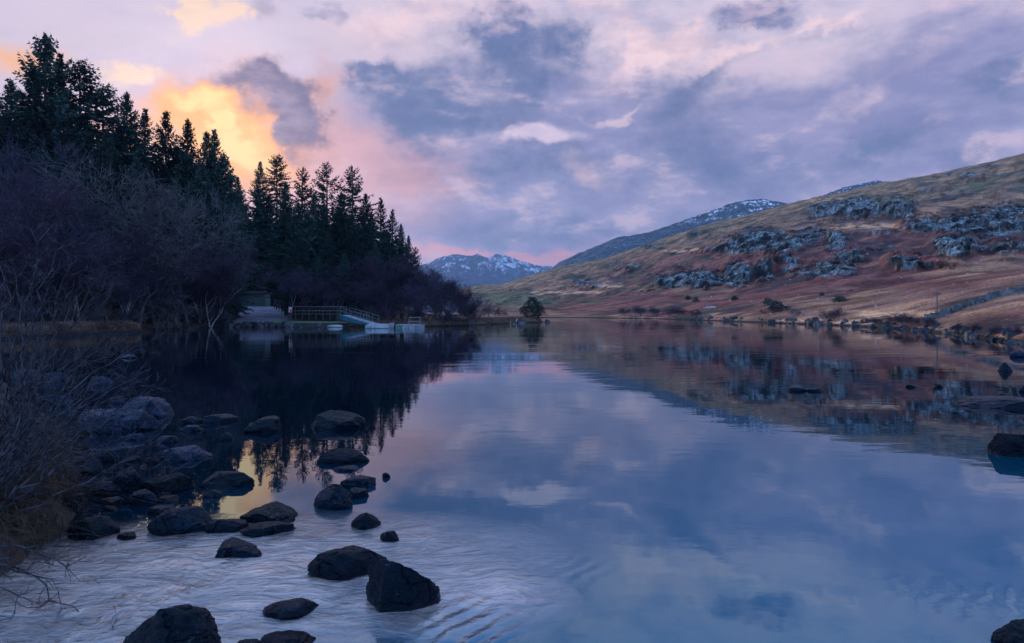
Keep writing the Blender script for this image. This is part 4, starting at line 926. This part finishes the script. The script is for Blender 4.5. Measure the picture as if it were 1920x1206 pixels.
# photo columns/rows: left, right, top, bottom (waterline), material, label, flatness
ROCKS = [
 (222, 417, 1110, 1262, 'rock_dark', 'large dark rough boulder with pale lichen specks cut by the bottom edge at left', 0, 101),
 (577, 724, 1010, 1088, 'rock_dark', 'big smooth black boulder behind and left of the tilted boulder', 0, 102),
 (682, 826, 1030, 1156, 'rock_dark', 'big tilted blackish boulder touching the smooth one in the swirling water', 0, 103),
 (495, 612, 1120, 1163, 'rock_mid', 'low pointed slab tapering right, alone in the pale flow above the bottom edge', .3, 104),
 (478, 588, 1182, 1224, 'rock_mid', 'lumpy dark rock cut by the bottom edge right of the large lichen boulder', 0, 105),
 (436, 492, 1194, 1222, 'rock_mid', 'small low rock at the bottom edge left of the lumpy rock', .3, 106),
 (392, 498, 1012, 1050, 'rock_mid', 'flat topped rough slab with frayed edges alone in the pale pink flow', .45, 107),
 (286, 404, 945, 1005, 'rock_mid', 'wide pitted grey rock at the left side of the pale flow', .3, 108),
 (276, 330, 946, 968, 'rock_mid', 'small rock tucked behind the wide pitted grey rock', .3, 109),
 (379, 463, 966, 1001, 'rock_dark', 'smooth low dark rock touching the right side of the wide pitted rock', .1, 110),
 (456, 563, 940, 983, 'rock_dark', 'humped dark rock with a long right tail below the golden water', 0, 111),
 (457, 554, 975, 1008, 'rock_dark', 'long low dark rock directly in front of the humped rock', .2, 112),
 (579, 664, 903, 958, 'rock_mid', 'rounded blue sheened boulder in the middle of the rock group', 0, 113),
 (631, 704, 891, 917, 'rock_mid', 'flat oval slab between the black boulder and the rounded blue boulder', .4, 114),
 (646, 692, 914, 936, 'rock_mid', 'small angular rock behind the right shoulder of the rounded blue boulder', .2, 115),
 (594, 695, 838, 870, 'rock_black', 'black boulder with square right end below the largest far boulder', .1, 116),
 (624, 680, 872, 884, 'rock_pale', 'thin pale blue slab at the foot of the black square ended boulder', .5, 117),
 (577, 684, 765, 806, 'rock_dark', 'large mossy topped boulder at the edge of the tree reflection', 0, 118),
 (460, 541, 777, 812, 'rock_dark', 'round dark boulder with a blue left face beside the golden reflection', 0, 119),
 (659, 718, 955, 994, 'rock_dark', 'small jagged black rock right of the rounded blue boulder', 0, 120),
 (710, 748, 992, 1018, 'rock_dark', 'small brown black stone above the tilted boulder', 0, 121),
 (714, 732, 884, 897, 'rock_dark', 'tiny lone pebble like rock in the open lake right of the rock group', 0, 122),
 (375, 477, 879, 916, 'rock_dark', 'smooth flat topped dark boulder standing in the golden reflection', .3, 123),
 (380, 420, 916, 934, 'rock_mid', 'small pointed stone in front of the boulder in the golden reflection', .1, 124),
 (266, 364, 882, 926, 'rock_black', 'pitch black smooth boulder left of the golden reflection', 0, 125),
 (289, 405, 832, 866, 'rock_pale', 'long pale blue hollowed slab shining above the black boulder', .35, 126),
 (296, 338, 815, 831, 'rock_pale', 'small pale diamond slab just above the long hollowed slab', .4, 127),
 (336, 380, 796, 810, 'rock_pale', 'thin pale triangular slab near the top of the rock group', .5, 128),
 (374, 448, 773, 794, 'rock_mid', 'low blue loaf shaped rock left of the round dark boulder', .2, 129),
 (336, 380, 779, 795, 'rock_mid', 'small dark rock joined to the left end of the loaf shaped rock', .2, 130),
 (414, 442, 809, 826, 'rock_mid', 'small blue stone in the top of the golden reflection', .1, 131),
 (222, 333, 738, 786, 'rock_pale', 'large blue ridged boulder farthest out at left', .1, 132),
 (134, 276, 758, 812, 'rock_pale', 'long broad blue slab behind the twigs left of the ridged boulder', .25, 133),
 (232, 300, 768, 808, 'rock_mid', 'rounded blue boulder in front of the ridged boulder', .1, 134),
 (272, 300, 785, 805, 'rock_pale', 'small tilted blue stone touching the ridged boulder', 0, 135),
 (238, 273, 811, 826, 'rock_pale', 'small whitish flat stone below the broad blue slab', .5, 136),
 (204, 234, 741, 756, 'rock_pale', 'small violet flat stone behind the broad blue slab', .4, 137),
 (132, 224, 962, 1014, 'rock_dark', 'speckled dark rock where the pale flow meets the grassy bank', .1, 138),
 (219, 259, 997, 1015, 'rock_dark', 'small flat black stone alone in the pale flow left of the wide pitted rock', .2, 139),
 (148, 196, 856, 890, 'rock_mid', 'rounded blue rock in the bank pile, farthest back of the pile', 0, 140),
 (206, 268, 872, 926, 'rock_mid', 'round dark blue rock of the bank pile next to the black boulder', 0, 141),
 (158, 232, 898, 934, 'rock_mid', 'broad low rock in the centre of the bank pile', .1, 142),
 (240, 302, 914, 948, 'rock_mid', 'smooth wedge shaped rock at the head of the pale flow', .1, 143),
 (290, 336, 929, 944, 'rock_dark', 'thin dark slab awash right of the wedge shaped rock', .4, 144),
 (96, 152, 868, 910, 'rock_mid', 'dark rock half buried under the grassy bank', 0, 145),
 (110, 170, 920, 962, 'rock_mid', 'blue black rock at the foot of the drooping grass', 0, 146),
 (176, 214, 842, 868, 'rock_mid', 'small rock behind the bank pile under the arching twigs', 0, 147),
 (186, 240, 930, 950, 'rock_dark', 'low wet rock between the bank pile and the flow', .3, 148),
 (84, 128, 696, 716, 'rock_pale', 'pale flat stone behind the twigs, upper of two flat stones', .4, 149),
 (60, 110, 712, 734, 'rock_pale', 'pale flat stone behind the twigs, lower of two flat stones', .4, 150),
 (168, 214, 704, 722, 'rock_pale', 'grey flat stone between the twigs above the broad blue slab', .4, 151),
 (224, 254, 664, 672, 'rock_pale', 'tiny white topped stone far out in the dark water at left', .4, 152),
 (10, 70, 690, 712, 'rock_pale', 'pale blue stone near the left picture edge behind the twigs', .3, 153),
 (40, 104, 756, 790, 'rock_mid', 'blue rock glimpsed through the dense twigs at left', .2, 154),
 (96, 134, 738, 762, 'rock_pale', 'pale rock in the twigs left of the broad blue slab', .2, 155),
 (1793, 1960, 738, 768, 'rock_mid', 'long low dark slab reaching in from the right edge', .35, 156),
 (1850, 1990, 806, 864, 'rock_black', 'black boulder with a lit rim at the right edge', .2, 157),
 (1866, 1888, 736, 747, 'rock_dark', 'small pointed stone behind the long low slab at right', 0, 158),
 (1872, 1900, 677, 697, 'rock_mid', 'dark pointed rock off the right shore', 0, 159),
 (1892, 1935, 655, 670, 'rock_pale', 'blue topped rock close under the right shore', .2, 160),
 (1474, 1510, 724, 734, 'rock_mid', 'low flat stone awash far out on the right side of the lake', .4, 161),
 (1512, 1548, 727, 735, 'rock_mid', 'second low flat stone touching the awash stone at right', .4, 162),
 (1699, 1720, 720, 727, 'rock_dark', 'small black stone in the right reflections, left of two', .2, 163),
 (1749, 1768, 719, 727, 'rock_dark', 'small black stone in the right reflections, right of two', .2, 164),
 (1868, 1990, 1154, 1235, 'rock_dark', 'dark rock cut by the bottom right corner', .1, 165),
 (1912, 1930, 720, 736, 'rock_mid', 'small stone at the right edge above the long low slab', .1, 166),
]
for (x0, x1, yt, yb, mt, lb, fl, sd) in ROCKS:
    Yb = CZ * FX / (yb - HY); w = (x1 - x0) / FX * Yb; k = .42
    for _ in range(12):
        dpt = 2 * k * w; Yc = Yb + .46 * dpt; z = CZ - (yt - HY) / FX * (Yc + .12 * dpt)
        if z >= max(.035, .10 * w): break
        k *= .82
    wc = (x1 - x0) / FX * Yc; Xc = ((x0 + x1) / 2 - CX) / FX * Yc
    z *= .90; o = obj('rock', rock_mesh(wc * 1.02, dpt, z, sd, 5, flat=fl), M[mt], None, (Xc, Yc, 0)); tag(o, lb, 'rock', 'rocks standing in the shallows')

SM = [rock_mesh(1.1, .9, .6, 900 + i, 3, 9, 1.3) for i in range(6)]
for me in SM: me.materials.append(M['shore_stone'])
HS = [rock_mesh(1.1, .9, .7, 950 + i, 2, 9, 1.3) for i in range(4)]
for me in HS: me.materials.append(M['hill_stone'])
rs = random.Random(21)
for i in range(300):
    px = 1270 + (2010 - 1270) * (rs.random() ** .8)
    if 1395 < px < 1412 and rs.random() < .8: continue
    sy = float(np.interp(px, HPX, HSY)); Y0 = CZ * FX / (sy - HY); off = rs.uniform(-.9, 2.4) * (1 + Y0 / 150)
    Y = Y0 + off; s = (.25 + .95 * rs.random() ** 2.2) * (.7 + Y0 / 200)
    o = obj('shore_stone', SM[i % 6], None, None, ((px - CX) / FX * Y, Y, -.08 + max(0, off) * .16)); o.scale = (s, s * .8, s * rs.uniform(.6, 1.)); o.rotation_euler = (rs.uniform(-.2, .2), rs.uniform(-.2, .2), rs.uniform(0, 6.28))
    tag(o, 'dark angular stone in the line of stones along the right shore', 'stone', 'stones edging the right shore')
for i in range(150):
    px = rs.uniform(1180, 1940); py = rs.uniform(470, 600) if rs.random() < .75 else rs.uniform(400, 500); p = hill_at(px, py)
    s = rs.uniform(.5, 1.3) * (.25 + p[1] / 600); o = obj('boulder', HS[i % 4], None, None, tuple(p + np.array([0, 0, -.1]))); o.scale = (s, s, s * .9); o.rotation_euler = (0, 0, rs.uniform(0, 6.28))
    tag(o, 'pale boulder scattered on the open slope of the right hill', 'boulder', 'boulders scattered over the hillside')
for i in range(46):
    px = rs.uniform(425, 600); Y = rs.uniform(84.5, 88.); s = rs.uniform(.5, 1.2)
    if px > 545 and rs.random() < .6: continue
    o = obj('shore_stone', SM[i % 6], None, None, ((px - CX) / FX * Y, Y, -.05 + max(0, Y - 86) * .15)); o.scale = (s, s, s); o.rotation_euler = (0, 0, rs.uniform(0, 6.28)); tag(o, 'dark stone tumbled along the foot of the slipway', 'stone', 'stones at the foot of the slipway')
for px, py, s, lb in [(976, 606.5, 1.9, 'black boulder at the water edge near the tip of the point'), (1026, 604, 1.2, 'small dark boulder on the very end of the point'), (962, 608, 1.1, 'pale low stone awash left of the black boulder of the point')]:
    q = W(px, py); o = obj('boulder', SM[2], None, None, (q[0], q[1], -.1)); o.scale = (s, s, s * .9); tag(o, lb, 'boulder')
PS = [rock_mesh(1.1, .9, .6, 970 + i, 3, 9, 1.3) for i in range(5)]
for me in PS: me.materials.append(M['rock_mid'])
for i in range(60):
    px = rs.uniform(70, 320); py = rs.uniform(800, 965) - (px - 70) * .05; q = W(px, py)
    if px > 210 and py < 860: continue
    sc = rs.uniform(.06, .17); o = obj('pebble', PS[i % 5], None, None, (q[0], q[1], max(-.02, float(near_ground(np.array([q[0]]), np.array([q[1]]))[0]) - .02))); o.scale = (sc * 1.3, sc, sc * .9); o.rotation_euler = (0, 0, rs.uniform(0, 6.28)); tag(o, 'small dark wet stone between the larger rocks of the bank pile', 'stone', 'small stones of the bank pile')
# white patch: pale slab on the far right bank
p = hill_at(1330, 578); o = obj('boulder', HS[1], None, None, tuple(p)); o.scale = (4.5, 2, .9); tag(o, 'long whitish slab on the far right bank, palest thing on the slope', 'boulder')

# ------------------------------------------------------------------ grasses
def blades(name, roots, hmin, hmax, width, lean, seed, mat, segs=3, dirbias=None):
    rng = np.random.default_rng(seed); n = len(roots); h = rng.uniform(hmin, hmax, n); az = rng.uniform(0, 6.283, n)
    ld = np.stack([np.cos(az), np.sin(az), 0 * az], -1)
    if dirbias is not None: ld = ld + np.array(dirbias); 
    ln = rng.uniform(.3, 1., n) * lean; sd = np.stack([-np.sin(az), np.cos(az), 0 * az], -1); V = []
    for s in range(segs + 1):
        t = s / segs; up = h * (t - .45 * ln * t * t * 1.4); out = h * ln * t * t
        c = roots + ld * out[:, None]; c[:, 2] += up; w = width * (1 - t * .85)
        V.append(c - sd * w); V.append(c + sd * w)
    V = np.stack(V, 1); k = np.arange(segs); F = np.stack([2 * k, 2 * k + 1, 2 * k + 3, 2 * k + 2], -1)[None] + (np.arange(n) * 2 * (segs + 1))[:, None, None]
    return kind(obj(name, mesh_np(name, V.reshape(-1, 3), F.reshape(-1, 4)), mat), 'stuff')
def near_grass():
    rng = np.random.default_rng(3); C = []; 
    X = rng.uniform(-6.5, -2., 9000); Y = rng.uniform(3., 9., 9000); d = sdist(X, Y, NB); ok = (d > .0) & (d < 2.2); X = X[ok]; Y = Y[ok]
    cl = fbm(st3(X * 2.5, Y * 2.5, 0), 3, 71); ok = cl > .42; X = X[ok]; Y = Y[ok]
    r = np.stack([X, Y, near_ground(X, Y)], -1)
    o = blades('grass', np.repeat(r, 4, 0) + rng.normal(0, .035, (len(r) * 4, 3)) * [1, 1, .1], .18, .52, .0036, 1.3, 5, M['grass_brown'], 5, dirbias=(.7, -.5, 0))
    tag(o, 'brown drooping grass tussocks over the near left bank', 'grass')
near_grass()
def far_grass():
    rng = np.random.default_rng(4); R_ = []
    for (x0, x1, dmin, dmax, cnt) in [(-42, -30, .7, 3.2, 20000), (-28, 6, .3, 7, 26000)]:
        X = rng.uniform(x0, x1, cnt * 3); Y = rng.uniform(47 if x0 < -29 else 88, 63.5 if x0 < -29 else 150, cnt * 3); d = sdist(X, Y, SH); ok = (d > dmin) & (d < dmax); X = X[ok][:cnt]; Y = Y[ok][:cnt]
        R_.append(np.stack([X, Y, ground(X, Y)], -1))
    r = np.concatenate(R_); o = blades('reeds', r, .2, .7, .022, .6, 6, M['grass_dull'], 2); tag(o, 'pale dry grass fringing the left shore and the point', 'grass')
far_grass()

# ------------------------------------------------------------------ near shrubs, bare twigs reaching over the water
def shrub(seed, root, targets, label, depth=4, r=.011):
    rng = np.random.default_rng(seed); segs = []
    for tg in targets:
        tgt = np.array(tg) - root; L = np.linalg.norm(tgt); n = 9; p = np.array([rng.normal(0, .05), rng.normal(0, .05), -.05]); d0 = tgt / L
        sag = rng.uniform(-.06, .10) * L; prev = p
        for i in range(1, n + 1):
            t = i / n; q = tgt * t + np.array([0, 0, sag * math.sin(math.pi * t)]) + rng.normal(0, .018 * L, 3) * (t < 1); r0 = r * (1 - .75 * (t - 1 / n)); r1 = r * (1 - .75 * t)
            segs.append((prev, q, max(r0, .0022), max(r1, .0018), 9))
            if i >= 2:
                for k in range(1 + (rng.random() < .45) if i < n else 3):
                    if rng.random() < .42: continue
                    d = (q - prev) / np.linalg.norm(q - prev); ax = np.cross(d, rng.normal(0, 1, 3)); ax /= np.linalg.norm(ax); a = rng.uniform(.35, .95)
                    nd = d * math.cos(a) + ax * math.sin(a)
                    grow(rng, q, nd, min(L, 1.6) * rng.uniform(.07, .17), max(r1 * .6, .003), depth - 2, segs, [], .75, .12, 1, .62, .16, .0017)
            prev = q
    P0 = np.array([s[0] for s in segs]); P1 = np.array([s[1] for s in segs]); r0 = np.array([s[2] for s in segs]); r1 = np.array([s[3] for s in segs]); dp = np.array([s[4] for s in segs])
    e = thing('bare_shrub', label, 'shrub', tuple(root), 0, 'leafless shrubs on the near bank'); big = dp == 9
    V, F = tubes(P0[big], P1[big], r0[big], r1[big], 6); obj('stem', mesh_np('stem', V, F), M['shrub_bark'], e)
    V, F = tubes(P0[~big], P1[~big], r0[~big], r1[~big], 3); obj('twigs', mesh_np('twigs', V, F), M['shrub_bark'], e)
    print('shrub', len(segs))
def groot(px, py, Y): p = P(px, py, Y); p[2] = float(near_ground(np.array([p[0]]), np.array([p[1]]))[0]); return p
def T(px, py, Y): return tuple(P(px, py, Y))
shrub(1, groot(20, 900, 5.6), [T(5, 440, 5.4), T(70, 455, 5.8), T(105, 470, 6.0), T(-30, 400, 5.2), T(60, 560, 5.0), T(120, 520, 6.4), T(-10, 500, 5.8), T(30, 520, 6.2)], 'tallest leafless shrub at the left edge, upright twigs against the dark wood')
shrub(2, groot(-30, 860, 6.0), [T(160, 540, 6.6), T(190, 545, 6.8), T(110, 600, 5.8), T(215, 620, 6.4), T(140, 640, 5.4), T(60, 620, 5.6), T(170, 590, 6.2), T(90, 540, 6.6)], 'leafless shrub with forked twigs standing over the pale grass spit')
shrub(3, groot(-60, 900, 5.2), [T(285, 690, 6.0), T(250, 660, 6.3), T(200, 700, 5.4), T(290, 720, 5.6), T(230, 730, 5.2), T(140, 690, 4.8), T(180, 660, 5.8), T(270, 640, 6.6), T(100, 700, 5.0)], 'leafless shrub with long twigs reaching right above the blue slab')
shrub(4, groot(-20, 950, 4.9), [T(230, 830, 5.0), T(250, 860, 5.2), T(170, 800, 4.8), T(190, 780, 5.2), T(120, 820, 4.6), T(205, 760, 5.6), T(100, 760, 5.0), T(60, 740, 4.8)], 'leafless shrub with low arching twigs above the bank pile of rocks')
shrub(5, groot(-60, 1010, 4.4), [T(175, 1020, 4.5), T(110, 1110, 3.9), T(195, 1185, 3.75), T(100, 1060, 4.1), T(60, 1140, 3.8), T(150, 1090, 4.0)], 'thin dark twigs hanging low over the pale flow in the bottom left corner', 3, .007)
shrub(6, groot(0, 800, 6.8), [T(80, 640, 7.0), T(40, 600, 7.0), T(130, 680, 7.2), T(160, 720, 7.0), T(0, 560, 7.0), T(110, 730, 6.6), T(60, 680, 6.6)], 'dense low leafless shrub behind the others at the left edge')

# ------------------------------------------------------------------ haze
def build_haze():
    x0, x1, y0, y1, z0, z1 = -4500, 4500, -80, 9000, -140, 620
    V = [(x, y, z) for z in (z0, z1) for x, y in ((x0, y0), (x1, y0), (x1, y1), (x0, y1))]
    F = np.array([[3, 2, 1, 0], [4, 5, 6, 7], [0, 1, 5, 4], [1, 2, 6, 5], [2, 3, 7, 6], [3, 0, 4, 7]])
    m = bpy.data.materials.new('haze'); m.use_nodes = True; nt = m.node_tree; nt.nodes.clear()
    v = nt.nodes.new('ShaderNodeVolumePrincipled'); v.inputs['Density'].default_value = 1.1e-4; v.inputs['Color'].default_value = (.34, .60, .90, 1); v.inputs['Anisotropy'].default_value = 0.
    o = nt.nodes.new('ShaderNodeOutputMaterial'); nt.links.new(v.outputs[0], o.inputs['Volume'])
    kind(obj('haze', mesh_np('haze', V, F, False), m), 'stuff')
build_haze()
